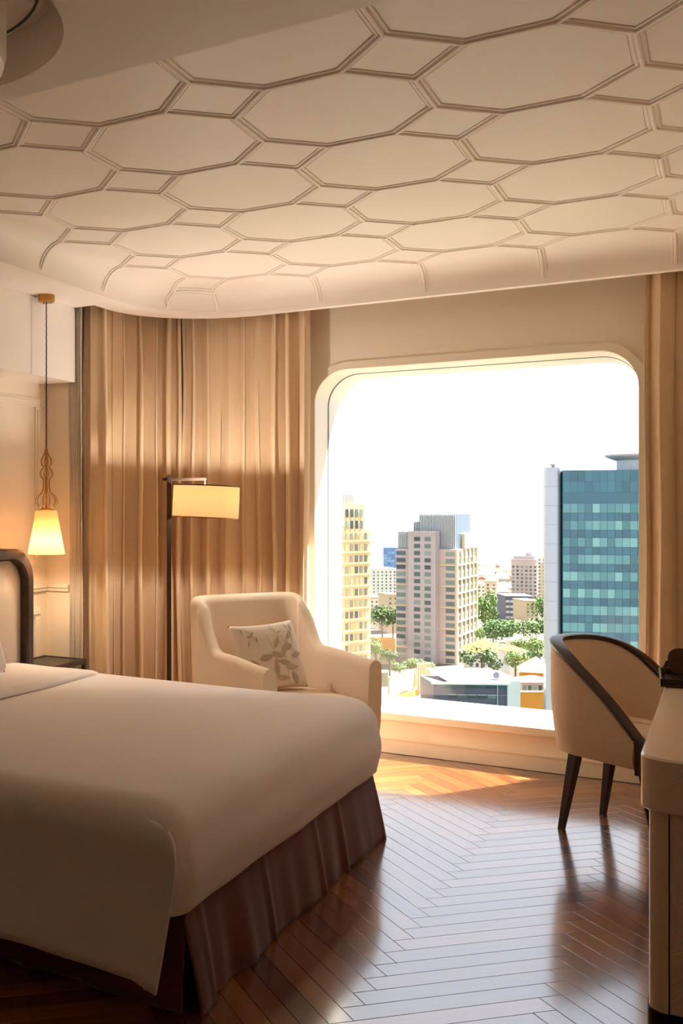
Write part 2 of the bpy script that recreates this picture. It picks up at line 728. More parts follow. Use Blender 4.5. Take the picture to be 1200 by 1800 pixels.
PROF = [(-0.019, 0.0), (-0.019, 0.006), (-0.0135, 0.0075), (-0.0115, 0.0045), (-0.0075, 0.0045), (-0.0055, 0.012), (0, 0.0135),
        (0.0055, 0.012), (0.0075, 0.0045), (0.0115, 0.0045), (0.0135, 0.0075), (0.019, 0.006), (0.019, 0.0)]


def moulding(p0, p1, n=2, name='moulding_strip'):
    def clip(a, b):
        lo, hi = 0.0, 1.0
        for (va, vb, lim, sgn) in ((a[1], b[1], YS, 1), (a[0], b[0], XR, -1)):
            da, db = sgn * (va - lim), sgn * (vb - lim)
            if da < 0 and db < 0:
                return None
            if da < 0:
                lo = max(lo, da / (da - db))
            if db < 0:
                hi = min(hi, da / (da - db))
        if hi - lo < 0.03:
            return None
        f = lambda t: (a[0] + (b[0] - a[0]) * t, a[1] + (b[1] - a[1]) * t)
        return f(lo), f(hi)
    c = clip(p0, p1)
    if not c:
        return
    a, b = Vector(c[0]), Vector(c[1])
    d = (b - a).normalized()
    a, b = a - d * 0.004, b + d * 0.004
    w = Vector((-d.y, d.x))
    loops_ = []
    for k in range(n + 1):
        q = a + (b - a) * (k / n)
        lp = []
        for (o_, h) in PROF:
            qq = q + w * o_
            nn = ceil_n(qq.x, qq.y)
            zz = ceil_z(qq.x, qq.y)
            lp.append((qq.x + nn.x * h, qq.y + nn.y * h, zz + nn.z * h + 0.0005))
        loops_.append(lp)
    o = Vector((a.x, a.y, ZC))
    loops_ = [[Vector(p) - o for p in lp] for lp in loops_]
    MB().loft(loops_, closed=True).build(name, M_CEIL, ceil, loc=o, smooth=True, angle=25)


def seg_n(a, b):
    return 2 if min(rim_s(*a), rim_s(*b)) > CR + 0.01 else 10


for i in range(-1, 5):
    for j in range(-1, 5):
        q = sq(i, j)
        for a, b in (('T', 'R'), ('R', 'B'), ('B', 'L'), ('L', 'T')):
            moulding(q[a], q[b], seg_n(q[a], q[b]))
        if i < 4:
            moulding(q['R'], sq(i + 1, j)['L'], seg_n(q['R'], sq(i + 1, j)['L']))
        if j < 4:
            moulding(q['B'], sq(i, j + 1)['T'], seg_n(q['B'], sq(i, j + 1)['T']))
        if i == -1 and j >= 0:
            x, y = q['L']
            xe = x
            while rim_s(xe, y) > 0.001 and xe > RX - 0.1:
                xe -= 0.001
            if x - xe > 0.02:
                moulding((x, y), (xe + 0.001, y), 14, 'cove_rib')
        if j == 4:
            x, y = q['B']
            ye = y
            while rim_s(x, ye) > 0.001 and ye < RY + 0.1:
                ye += 0.001
            if ye - y > 0.02:
                moulding((x, y), (x, ye - 0.001), 14, 'cove_rib')
        # panels inside the mouldings
        cxp, cyp = ox + i * PT, oy + j * PT
        k = dd - 0.030
        if cyp - dd > YS and rim_s(cxp - dd, cyp) > CR - 0.02 and rim_s(cxp, cyp + dd) > CR - 0.02 and cxp + dd < XR:
            MB().prism([(k, 0), (0, k), (-k, 0), (0, -k)], -0.003, 0.001).build('square_panel', M_CEIL, ceil, loc=(cxp, cyp, ZC))
        cxo, cyo = cxp + PT / 2, cyp + PT / 2
        if j < 4 and cxo + PT / 2 < XR and cyo - PT / 2 > YS:
            r8 = (PT / 2 - 0.026) / cos(pi / 8)
            MB().prism([(r8 * cos(pi / 8 + t * pi / 4), r8 * sin(pi / 8 + t * pi / 4)) for t in range(8)], -0.003, 0.001).build(
                'octagon_panel', M_CEIL, ceil, loc=(cxo, cyo, ZC))

# rim band under the cove, wider along the headboard side
mb = MB()
loops = []
pin = rim_path(0.0, y_end=4.952, nseg=26)
for (x, y) in pin:
    n = Vector((0, 1)) if x > RX + RR else (Vector((-1, 0)) if y < RY - RR else Vector((x - (RX + RR), y - (RY - RR))).normalized())
    wd = 0.05 + 0.12 * max(0.0, -n.x) ** 1.5
    q = Vector((x, y)) + n * wd
    loops.append([(x, y, ZC - CV - 0.001), (x, y, ZS), (q.x, q.y, ZS), (q.x, q.y, ZC - CV + 0.03), (x - n.x * -0.02, y + n.y * 0.02, ZC - CV + 0.03)])
mb.loft(loops)
tag(mb.build('trim_1', M_CEIL, smooth=True, angle=30), kind='structure')

# soffit along the headboard wall and lowered ceiling near the camera (with a round recess)
sb = MB().box(XL, RX, YS, 4.95, ZS, ZC - CV + 0.001).build('ceiling_soffit', M_CEIL)
tag(sb, kind='structure')
RC = (-1.69, 1.86)
RCR = 0.39


def holed_slab(name, x0, x1, y0, y1, z0, z1, hx, hy, hr, mat, nseg=64):
    bm = bmesh.new()
    outer = [bm.verts.new(p) for p in ((x0, y0, z0), (x1, y0, z0), (x1, y1, z0), (x0, y1, z0))]
    hole = [bm.verts.new((hx + hr * cos(2 * pi * k / nseg), hy + hr * sin(2 * pi * k / nseg), z0)) for k in range(nseg)]
    ed = [bm.edges.new((outer[k], outer[(k + 1) % 4])) for k in range(4)]
    ed += [bm.edges.new((hole[k], hole[(k + 1) % nseg])) for k in range(nseg)]
    bmesh.ops.triangle_fill(bm, edges=ed, use_beauty=True, normal=(0, 0, -1))
    top = [bm.verts.new((v.co.x, v.co.y, z1)) for v in hole]
    for k in range(nseg):
        bm.faces.new((hole[k], hole[(k + 1) % nseg], top[(k + 1) % nseg], top[k]))
    bm.faces.new(top)
    o4 = [bm.verts.new((v.co.x, v.co.y, z1)) for v in outer]
    for k in range(4):
        bm.faces.new((outer[k], outer[(k + 1) % 4], o4[(k + 1) % 4], o4[k]))
    me = bpy.data.meshes.new(name)
    bm.to_mesh(me)
    bm.free()
    me.materials.append(mat)
    me.update()
    return me_obj(name, me)


lc = holed_slab('ceiling_lowered', XL, XR, YN, YS, ZS, ZS + 0.13, RC[0], RC[1], RCR, M_CEIL)
tag(lc, kind='structure')
roof = MB().box(XL - 0.2, XR + 0.2, YN - 0.2, 6.41, ZTOP, ZTOP + 0.1).build('ceiling_slab', M_CEIL)
tag(roof, kind='structure')

# walls
wl_ = MB().box(XL - 0.15, XL, YN - 0.1, 5.10, 0, ZTOP).build('wall_left', M_WALL)
tag(wl_, kind='structure')
wr_ = MB().box(XR, XR + 0.12, YN - 0.1, 6.41, 0, ZTOP).build('wall_right', M_WALL)
tag(wr_, kind='structure')
wn_ = MB().box(XL, XR, YN - 0.12, YN, 0, ZTOP).build('wall_near', M_WALL)
tag(wn_, kind='structure')
wret = MB().box(XL, -3.215, 4.998, 5.025, 0, ZTOP).build('wall_return', M_WALL)
tag(wret, kind='structure')
wcor = MB().box(-3.55, -3.40, 5.10, 6.41, 0, ZTOP).build('wall_corner', M_WALL)
tag(wcor, kind='structure')
bulk = MB().box(XL, -3.19, 0.2, 4.968, 2.129, ZS).build('trim_2', M_WHITE, bevel=0.004)
tag(bulk, kind='structure')


def frame_on_wall(y0, y1, z0, z1, parent, w=0.05, x=XL):
    for (a0, a1, b0, b1) in ((y0, y1, z1 - w, z1), (y0, y1, z0, z0 + w), (y0, y0 + w, z0 + w, z1 - w), (y1 - w, y1, z0 + w, z1 - w)):
        m_ = MB().box(x, x + 0.010, a0, a1, b0, b1)
        ins = 0.014
        m_.box(x + 0.008, x + 0.017, a0 + ins, a1 - ins, b0 + ins, b1 - ins)
        m_.build('panel_moulding', M_TRIM, parent, bevel=0.002)


frame_on_wall(3.72, 4.925, 1.06, 2.04, wl_)
frame_on_wall(2.30, 3.60, 1.06, 2.04, wl_)
frame_on_wall(3.72, 4.925, 0.16, 0.83, wl_)
frame_on_wall(2.30, 3.60, 0.16, 0.83, wl_)
MB().box(XL, XL + 0.018, YN, 4.97, 0.925, 0.945).box(XL, XL + 0.026, YN, 4.97, 0.945, 0.965).build('chair_rail', M_TRIM, wl_, bevel=0.003)
MB().box(XL, -3.245, 4.982, 4.998, 0.925, 0.945).box(XL, -3.245, 4.974, 4.998, 0.945, 0.965).build('chair_rail', M_TRIM, wret, bevel=0.003)
bbl = MB().box(XL, XL + 0.015, YN, 4.97, 0, 0.09).build('baseboard_left', M_TRIM, bevel=0.003)
tag(bbl, kind='structure')

# window wall with the rounded opening
WX0, WX1, WZ0, WZ1, WR = -2.10, -0.388, 0.236, 2.224, 0.195
YO = 6.41


def opening(ins=0.0, n=12):
    """opening outline in x, z: square at the sill, rounded at the top; positive ins shrinks it"""
    x0, x1, z0, z1, r = WX0 + ins, WX1 - ins, WZ0, WZ1 - ins, max(0.01, WR - ins)
    p = [(x0, z0), (x1, z0)]
    for k in range(n + 1):
        a = (pi / 2) * k / n
        p.append((x1 - r + r * cos(a), z1 - r + r * sin(a)))
    for k in range(n + 1):
        a = pi / 2 + (pi / 2) * k / n
        p.append((x0 + r + r * cos(a), z1 - r + r * sin(a)))
    return p


def holed_wall(name, y, mat, x0=-3.5, x1=XR + 0.12, z0=0.0, z1=ZTOP):
    bm = bmesh.new()
    outer = [bm.verts.new(p) for p in ((x0, y, z0), (x1, y, z0), (x1, y, z1), (x0, y, z1))]
    hole = [bm.verts.new((p[0], y, p[1])) for p in opening()]
    n = len(hole)
    ed = [bm.edges.new((outer[k], outer[(k + 1) % 4])) for k in range(4)]
    ed += [bm.edges.new((hole[k], hole[(k + 1) % n])) for k in range(n)]
    bmesh.ops.triangle_fill(bm, edges=ed, use_beauty=True, normal=(0, -1, 0))
    me = bpy.data.meshes.new(name)
    bm.to_mesh(me)
    bm.free()
    me.materials.append(mat)
    return me


wf = me_obj('wall_far', holed_wall('wall_far', YF, M_WALLF))
tag(wf, kind='structure')
me_obj('outer_face', holed_wall('outer_face', YO, M_WALLF), wf)

win = empty('window_1', (0, 0, 0), kind='structure')


def ring(y0, y1, ins0, ins1, name, mat, z_from=None):
    """lining between two outlines (depth y0..y1)"""
    a, b = opening(ins0), opening(ins1)
    n = len(a)
    vs_ = [(p[0], y0, p[1]) for p in a] + [(p[0], y1, p[1]) for p in b]
    fs_ = [(k, (k + 1) % n, n + (k + 1) % n, n + k) for k in range(n) if k != 0]
    return me_obj(name, link_mesh(name, vs_, fs_, mat, False), win)


def band(y0, y1, ins0, ins1, name, mat, parent=None):
    """solid border between outlines ins0 (outer) and ins1 (inner), y0..y1, open along the sill"""
    a, b = opening(ins0), opening(ins1)
    n = len(a)
    m_ = MB()
    idx = list(range(1, n)) + [0]
    lp = []
    for k in idx:
        lp.append([(a[k][0], y0, a[k][1]), (b[k][0], y0, b[k][1]), (b[k][0], y1, b[k][1]), (a[k][0], y1, a[k][1])])
    m_.loft(lp)
    return m_.build(name, mat, parent if parent else win, smooth=True, angle=35)


band(YF - 0.014, YF + 0.01, -0.042, 0.0, 'casing', M_TRIM)
band(YF + 0.0, 6.149, -0.012, 0.001, 'reveal_lining', M_TRIM)
band(6.163, YO + 0.01, -0.012, 0.001, 'outer_reveal', M_SILL)
band(6.149, 6.163, -0.012, 0.003, 'gasket', M_GASKET)
MB().box(WX0 - 0.02, WX1 + 0.02, YF - 0.035, 6.145, WZ0 - 0.042, WZ0).build('sill', M_SILL, win, bevel=0.006)
MB().box(WX0 - 0.02, WX1 + 0.02, 6.165, YO + 0.02, WZ0 - 0.05, WZ0 + 0.004).build('outer_sill', M_SILL, win)
po = opening(0.0)
MB().add([(p[0], 6.152, p[1]) for p in po] + [(p[0], 6.160, p[1]) for p in po],
         [tuple(range(len(po))), tuple(range(len(po), 2 * len(po)))[::-1]]).build('pane', M_PANE, win)

bb = MB().box(-3.36, XR, YF - 0.016, YF, 0.002, 0.082)
bb.box(-3.36, XR, YF - 0.022, YF, 0.082, 0.092).box(-3.36, XR, YF - 0.012, YF, 0.092, 0.100)
tag(bb.build('baseboard_far', M_TRIM, bevel=0.002), kind='structure')

# ------------------------------------------------------------------ bed
BX0, BX1, BY0, BY1 = -3.17, -1.268, 2.56, 4.42
BTOP = 0.585
bed = empty('bed', (BX0, (BY0 + BY1) / 2, 0), label='wide bed with dark-framed stepped headboard and plum bed skirt', cat='bed')
bo = Vector(bed.location)


def bmesh_world(mb_, o):
    mb_.v = [tuple(Vector(p) - o) for p in mb_.v]
    return mb_


bmesh_world(MB().box(BX0, BX1 - 0.075, BY0 + 0.05, BY1 - 0.05, 0.05, 0.30), bo).build('base', M_SKIRT, bed, bevel=0.02)
bmesh_world(MB().box(BX0, BX1 - 0.075, BY0 + 0.03, BY1 - 0.03, 0.302, 0.53), bo).build('mattress', M_DUVET, bed, bevel=0.05, smooth=True)
for (x, y) in ((BX0 + 0.15, BY0 + 0.2), (BX0 + 0.15, BY1 - 0.2), (BX1 - 0.2, BY0 + 0.2), (BX1 - 0.2, BY1 - 0.2)):
    bmesh_world(MB().box(x - 0.03, x + 0.03, y - 0.03, y + 0.03, 0.0, 0.05), bo).build('foot', M_BLACK, bed)


def pleat(t, k, amp):
    return amp * (vnoise(t * 3.1 + k, k * 1.7) + 0.5 * vnoise(t * 9.0 + k, 4.2 + k))


def skirt_side(name, p0, p1, nrm, seed, flare=0.02, curl0=0.0, curl1=0.0):
    """hanging cloth panel between two plan points, with soft folds opening towards the hem"""
    p0, p1, nrm = Vector(p0), Vector(p1), Vector(nrm)
    L_ = (p1 - p0).length

    def fn(u, v):
        q = p0 + (p1 - p0) * u
        s = u * L_
        fold = pleat(s, seed, 0.035) * v ** 1.2
        fold += 0.016 * v * sum(math.exp(-((s - c) / 0.022) ** 2) for c in [0.11 + 0.41 * i + 0.07 * ((seed * 3 + i) % 3) for i in range(9)])
        fold += flare * v + curl0 * v * math.exp(-(s / 0.10) ** 2) + curl1 * v * math.exp(-((L_ - s) / 0.10) ** 2)
        q = q + nrm * (fold - 0.035 * (1 - v) ** 1.5)
        return Vector((q.x, q.y, 0.40 - 0.3994 * v)) - bo
    o = MB().grid(fn, 140, 16).build(name, M_SKIRT, bed, smooth='all', fix=False)
    solidify(o, 0.004)
    return o


skirt_side('bed_skirt', (BX0, BY0 + 0.005), (BX1 - 0.02, BY0 + 0.005), (0, -1), 1, flare=0.008, curl1=0.012)
skirt_side('bed_skirt', (BX1 - 0.03, BY0 + 0.012), (BX1 - 0.03, BY1 - 0.045), (1, 0), 2, flare=0.036, curl0=0.035, curl1=0.01)
skirt_side('bed_skirt', (BX1 - 0.035, BY1 - 0.035), (BX0, BY1 - 0.035), (0, 1), 3, flare=0.01)


# headboard: stepped outline with rounded shoulders, dark frame proud of padded panel
def hb_outline(ins):
    """half outline (y from the middle, z) of the headboard; ins shrinks it"""
    yc = 3.49
    pts = []
    y1, zt = 1.08 - ins, 1.192 - ins
    ru = 0.17 - ins * 0.6
    yu, zu, r2 = 0.755 - ins, 1.335 - ins, 0.10
    pts.append((y1, 0.10))
    pts.append((y1, zt - ru))
    for k in range(1, 11):
        a = (pi / 2) * k / 10
        pts.append((y1 - ru + ru * cos(a), zt - ru + ru * sin(a)))
    for k in range(11):
        a = -pi / 2 - (pi / 2) * k / 10 * 0.55
        pts.append((yu + 0.05 + 0.045 * cos(a), zt + 0.045 + 0.045 * sin(a)))
    pts.append((yu, zt + 0.05 + 0.02))
    for k in range(1, 9):
        a = (pi / 2) * k / 8
        rr_ = min(r2, zu - zt - 0.06)
        pts.append((yu - rr_ + rr_ * cos(a), zu - rr_ + rr_ * sin(a)))
    full = [(yc + p[0], p[1]) for p in pts] + [(yc - p[0], p[1]) for p in pts[::-1]]
    return full


ho, hi = hb_outline(0.0), hb_outline(0.062)
lp = []
for a, b in zip(ho, hi):
    lp.append([(-3.30, a[0], a[1]), (-3.205, a[0], a[1]), (-3.195, a[0] * 0.85 + b[0] * 0.15, a[1] * 0.85 + b[1] * 0.15),
               (-3.195, b[0] * 0.85 + a[0] * 0.15, b[1] * 0.85 + a[1] * 0.15), (-3.205, b[0], b[1]), (-3.30, b[0], b[1])])
hb = bmesh_world(MB().loft(lp), bo).build('headboard', M_HWOOD, bed, smooth=True, angle=28)
pn = MB()
vs_ = [(-3.245, p[0], p[1]) for p in hi] + [(-3.29, p[0], p[1]) for p in hi]
n = len(hi)
pn.add(vs_, [tuple(range(n)), tuple(range(n, 2 * n))[::-1]] + [(k, (k + 1) % n, n + (k + 1) % n, n + k) for k in range(n)])
bmesh_world(pn, bo)
me_obj('padded_panel', pn.mesh('padded_panel', M_HEADUPH), hb)

# duvet ------------------------------------------------------------------
DY0, DY1, DX0, DX1 = 2.49, 4.46, -3.12, -1.272


def duvet():
    mb_ = MB()
    RT = 0.115
    # (1) top with the near and far drops: cross section in y/z, swept along x
    prof = []
    for k in range(15):                       # near drop, hem to shoulder
        prof.append(('n', k / 14))
    for k in range(1, 11):
        prof.append(('a', k / 10))
    for k in range(1, 40):
        prof.append(('t', k / 40))
    for k in range(11):
        prof.append(('b', k / 10))
    for k in range(1, 12):
        prof.append(('f', k / 11))
    NX = 96

    def crown(x):
        return 0.012 * math.exp(-((x - DX1) / 0.5) ** 2) * 0

    loops_ = []
    for i in range(NX):
        s = i / (NX - 1)
        x = DX0 + (DX1 - RT - DX0) * s
        hem = 0.150 - 0.030 * s ** 3 + 0.006 * vnoise(x * 3, 9)
        lp_ = []
        for (kind, t) in prof:
            wr = 0.006 * vnoise(x * 2.3 + 3, t * 2.0, 5 if kind == 'n' else 2)
            ztop = BTOP + 0.008 * vnoise(x * 1.3, t * 3 if kind == 't' else (0 if kind in 'na' else 3), 1)
            if kind == 'n':
                z = hem + (ztop - RT - hem) * t
                y = DY0 - 0.05 * (1 - t) ** 1.5 + wr * (1 - t) * 2.0 + 0.012 * vnoise(x * 6, z * 1.5, 7) * (1 - t)
            elif kind == 'a':
                a = pi - (pi / 2) * t
                y = DY0 + RT + RT * cos(a)
                z = ztop - RT + RT * sin(a)
            elif kind == 't':
                y = DY0 + RT + (DY1 - DY0 - 2 * RT) * t
                z = ztop
            elif kind == 'b':
                a = pi / 2 - (pi / 2) * t
                y = DY1 - RT + RT * cos(a)
                z = ztop - RT + RT * sin(a)
            else:
                z = (ztop - RT) - (ztop - RT - 0.16) * t
                y = DY1 + 0.02 * t
            lp_.append((x, y, z))
        loops_.append(lp_)
    # extend the near flap beyond the end of the mattress to its free corner
    n_near = 15 + 6
    last = loops_[-1]
    # (2) foot: continue the top over the edge and down, tucked in at the hem
    NF = 16
    foot = []
    for q in range(1, NF + 1):
        t = q / NF
        lp_ = []
        for j, (kind, tt) in enumerate(prof):
            x, y, z = last[j]
            y = min(max(y, DY0 + 0.004), DY1 - 0.004)
            hz = 0.274
            zt_ = z
            if kind in 'nf':
                zt_ = BTOP - RT
            # path over the edge: quarter arc, straight, small inward roll
            rc = RT
            # corner rounding in plan: pull back near the two ends
            dyn = min(y - DY0, DY1 - y)
            pull = 0.0
            rr_ = 0.10
            if dyn < rr_:
                pull = rr_ - sqrt(max(0, rr_ * rr_ - (rr_ - dyn) ** 2))
            lpz = BTOP - (BTOP - zt_)
            if t < 0.45:
                a = (t / 0.45) * pi / 2
                xx = (DX1 - RT) + (rc - pull) * sin(a) + pull
                drop = rc * (1 - cos(a))
            elif t < 0.85:
                b_ = (t - 0.45) / 0.40
                xx = DX1 + 0.016 * sin(b_ * pi)
                drop = rc + (BTOP - hz - rc - 0.035) * b_
            else:
                b_ = (t - 0.85) / 0.15
                xx = DX1 - 0.012 * (1 - cos(b_ * pi / 2))
                drop = (BTOP - hz - 0.035) + 0.035 * sin(b_ * pi / 2)
            zz = min(z, BTOP + 0.0) - 0
            zz = max(hz, BTOP - drop)
            if kind in 'ab':
                # shoulder: start on the rounded edge and fall with the rest
                zz = z - (z - hz) * (drop / (BTOP - hz))
            else:
                zz = z - (z - hz) * (drop / (BTOP - hz))
            xx = xx - pull
            wob = 0.006 * vnoise(y * 3.0, t * 2.0, 11) * t
            lp_.append((xx + wob, y, zz + 0.006 * vnoise(y * 5, 3.3) * t))
        foot.append(lp_)
    j0, j1 = 15, len(prof) - 11          # shoulder to shoulder takes part in the foot drop
    mb_.loft(loops_, closed=False)
    # turned hem along the near edge, running on round the free corner
    sub = [[r[j] for j in range(j0 - 1, j1 + 1)] for r in [last] + foot]
    mb_.loft(sub, closed=False)
    # near flap corner piece: continues the flap to its pointed free corner
    pts = []
    for i in range(9):
        s = i / 8
        row = []
        for j in range(0, 20):
            x, y, z = last[j]
            t = j / 19
            ext = (0.077 + 0.058 * t) * (1 - t ** 7) ** 0.8
            off_ = 0.0 if j < 14 else -0.0012
            row.append((x + ext * s, y - 0.010 * s * min(1, (1 - t) * 3) + 0.004 * s + off_, z - 0.022 * s * (1 - t) ** 2 + (0.0012 if j >= 14 else 0) - 0.01 * s * max(0, j - 13) / 6))
        pts.append(row)
    mb_.loft(pts, closed=False)
    edge = [lp_[0] for lp_ in loops_] + [row[0] for row in pts[1:]]
    up_edge = [pts[-1][j] for j in range(1, 18)]
    hem_ = [[e_, (e_[0], e_[1] + 0.004, e_[2] - 0.005), (e_[0], e_[1] + 0.011, e_[2] - 0.003), (e_[0], e_[1] + 0.012, e_[2] + 0.05)] for e_ in edge]
    mb_.loft(hem_, closed=False)
    hem2 = [[e_, (e_[0] + 0.004, e_[1] + 0.004, e_[2]), (e_[0] + 0.002, e_[1] + 0.010, e_[2]), (e_[0] - 0.04, e_[1] + 0.011, e_[2])] for e_ in [edge[-1]] + up_edge]
    mb_.loft(hem2, closed=False)
    return mb_


dv = duvet()
do = Vector(((DX0 + DX1) / 2, (DY0 + DY1) / 2, 0.12))
bmesh_world(dv, do)
dme = dv.mesh('duvet', M_DUVET, smooth='all', fix=False)
bm = bmesh.new()
bm.from_mesh(dme)
bmesh.ops.remove_doubles(bm, verts=bm.verts, dist=1e-4)
bmesh.ops.recalc_face_normals(bm, faces=bm.faces)
if sum(f_.normal.z * f_.calc_area() for f_ in bm.faces) < 0:
    bmesh.ops.reverse_faces(bm, faces=bm.faces)
bm.to_mesh(dme)
bm.free()
dme.polygons.foreach_set('use_smooth', [True] * len(dme.polygons))
dob = me_obj('duvet', dme, None, loc=do)
tag(dob, 'smooth white duvet hanging low over the near side of the bed', 'duvet')
# turned-down sheet at the head end
sh = MB()


def sheet_fn(u, v):
    y = DY0 + 0.03 + (DY1 - DY0 - 0.06) * u
    xe = -2.66 + 0.05 * (u - 0.5) + 0.01 * vnoise(u * 6, 2)
    x = -3.13 + (xe + 3.13) * v
    e_ = min(u, 1 - u)
    z = BTOP + 0.020 - 0.10 * math.exp(-(e_ / 0.025)) + 0.004 * vnoise(x * 6, y * 3, 4) - 0.020 * smoothstep(0.93, 1.0, v)
    return Vector((x, y, z)) - do


sh.grid(sheet_fn, 60, 28)
so = sh.build('turned_down_sheet', M_DUVET, dob, smooth='all', fix=False)
solidify(so, 0.010, -1)


# ------------------------------------------------------------------ pillows
def pillow_z(u, v, th):
    a = max(0.0, (1 - u * u)) ** 0.5 * max(0.0, (1 - v * v)) ** 0.5
    return th * a ** 0.62


def pillow(name, w, h, th, mat, n=28, pinch=0.07):
    """cushion lying in local x/y, puffed along z"""
    m_ = MB()

    def pos(u, v, sgn):
        k = 1 - pinch * (1 - abs(u * v)) * 1.0
        x = w / 2 * u * (1 - pinch * (1 - v * v) * abs(u) ** 3)
        y = h / 2 * v * (1 - pinch * (1 - u * u) * abs(v) ** 3)
        return (x, y, sgn * (pillow_z(u, v, th / 2) + 0.002) + 0.004 * vnoise(u * 3, v * 3, sgn) * (1 - u * u) * (1 - v * v))
    for sgn in (1, -1):
        m_.grid(lambda a, b: pos(2 * a - 1, 2 * b - 1, sgn), n, n)
    me = m_.mesh(name, mat, smooth='all', fix=False)
    bm = bmesh.new()
    bm.from_mesh(me)
    bmesh.ops.remove_doubles(bm, verts=bm.verts, dist=0.0045)
    bmesh.ops.recalc_face_normals(bm, faces=bm.faces)
    bm.to_mesh(me)
    bm.free()
    me.polygons.foreach_set('use_smooth', [True] * len(me.polygons))
    return me, pos


def leaf_on(pos, w, h, cu, cv, ang, ln, wd, mat, parent, name='embroidered_leaf'):
    """flat leaf following the cushion's front"""
    m_ = MB()
    n = 8
    up, dn, mid = [], [], []
    for k in range(n + 1):
        t = k / n
        hw = wd * sin(pi * t) ** 0.8 * (1 - 0.35 * t)
        for lst, sg in ((up, 1), (mid, 0), (dn, -1)):
            a = ln * (t - 0.5)
            b = hw * sg + 0.12 * ln * (t - 0.5) ** 2
            x = cu + (cos(ang) * a - sin(ang) * b) / (w / 2)
            y = cv + (sin(ang) * a + cos(ang) * b) / (h / 2)
            p = pos(max(-0.98, min(0.98, x)), max(-0.98, min(0.98, y)), 1)
            lst.append((p[0], p[1], p[2] + 0.0025))
    m_.loft([up, mid, dn], closed=False)
    return m_.build(name, mat, parent, smooth='all', fix=False)


# bed cushions: the near one is out of the frame, only the far one's edge shows
for (y, lab) in ((3.66, 'white bed cushion with grey leaf print leaning on the headboard next to the window side'),
                 (3.06, 'white bed cushion with grey leaf print leaning on the headboard away from the window')):
    t = empty('bed_cushion', (-2.99, y, BTOP + 0.035), label=lab, cat='cushion', group='cushions against the headboard')
    me, pos = pillow('pillow_body', 0.50, 0.48, 0.17, M_DUVET)
    R_ = Matrix.Rotation(pi / 2, 4, 'Z') @ Matrix.Rotation(radians(68), 4, 'X')
    b_ = me_obj('cover', me, t)
    b_.matrix_local = Matrix.Translation((0.0, 0, 0.235)) @ R_
    rng = random.Random(5)
    for k in range(16):
        leaf_on(pos, 0.50, 0.48, rng.uniform(-0.85, 0.9), rng.uniform(-0.85, 0.85), rng.uniform(0, 6.28), rng.uniform(0.05, 0.08), 0.010, M_PRINT, b_,
                'printed_leaf')

# ------------------------------------------------------------------ bedside table
def bedside(yc, lab):
    t = empty('bedside_table', (-3.245, yc, 0), label=lab, cat='table', group='glass bedside tables')
    dx, dy, zt = 0.145, 0.18, 0.552
    m_ = MB()
    r_ = 0.022
    m_.box(-dx, dx, -dy, -dy + r_, zt - 0.028, zt).box(-dx, dx, dy - r_, dy, zt - 0.028, zt)
    m_.box(-dx, -dx + r_, -dy + r_, dy - r_, zt - 0.028, zt).box(dx - r_, dx, -dy + r_, dy - r_, zt - 0.028, zt)
    m_.build('top_frame', M_METAL, t, bevel=0.002)
    MB().box(-dx + r_, dx - r_, -dy + r_, dy - r_, zt - 0.010, zt - 0.003).build('glass_top', M_TGLASS, t)
    for sx in (-1, 1):
        for s_ in (-1, 1):
            x, y = sx * (dx - 0.011), s_ * (dy - 0.011)
            MB().box(x - 0.011, x + 0.011, y - 0.011, y + 0.011, 0, zt - 0.028).build('leg', M_METAL, t, bevel=0.002)
    MB().box(-dx + 0.022, dx - 0.022, -dy + 0.022, dy - 0.022, 0.16, 0.178).build('lower_shelf', M_DWOOD, t)


bedside(4.77, 'bedside table with glass top and dark bronze frame next to the curtain')
bedside(2.21, 'bedside table with glass top and dark bronze frame on the entrance side')


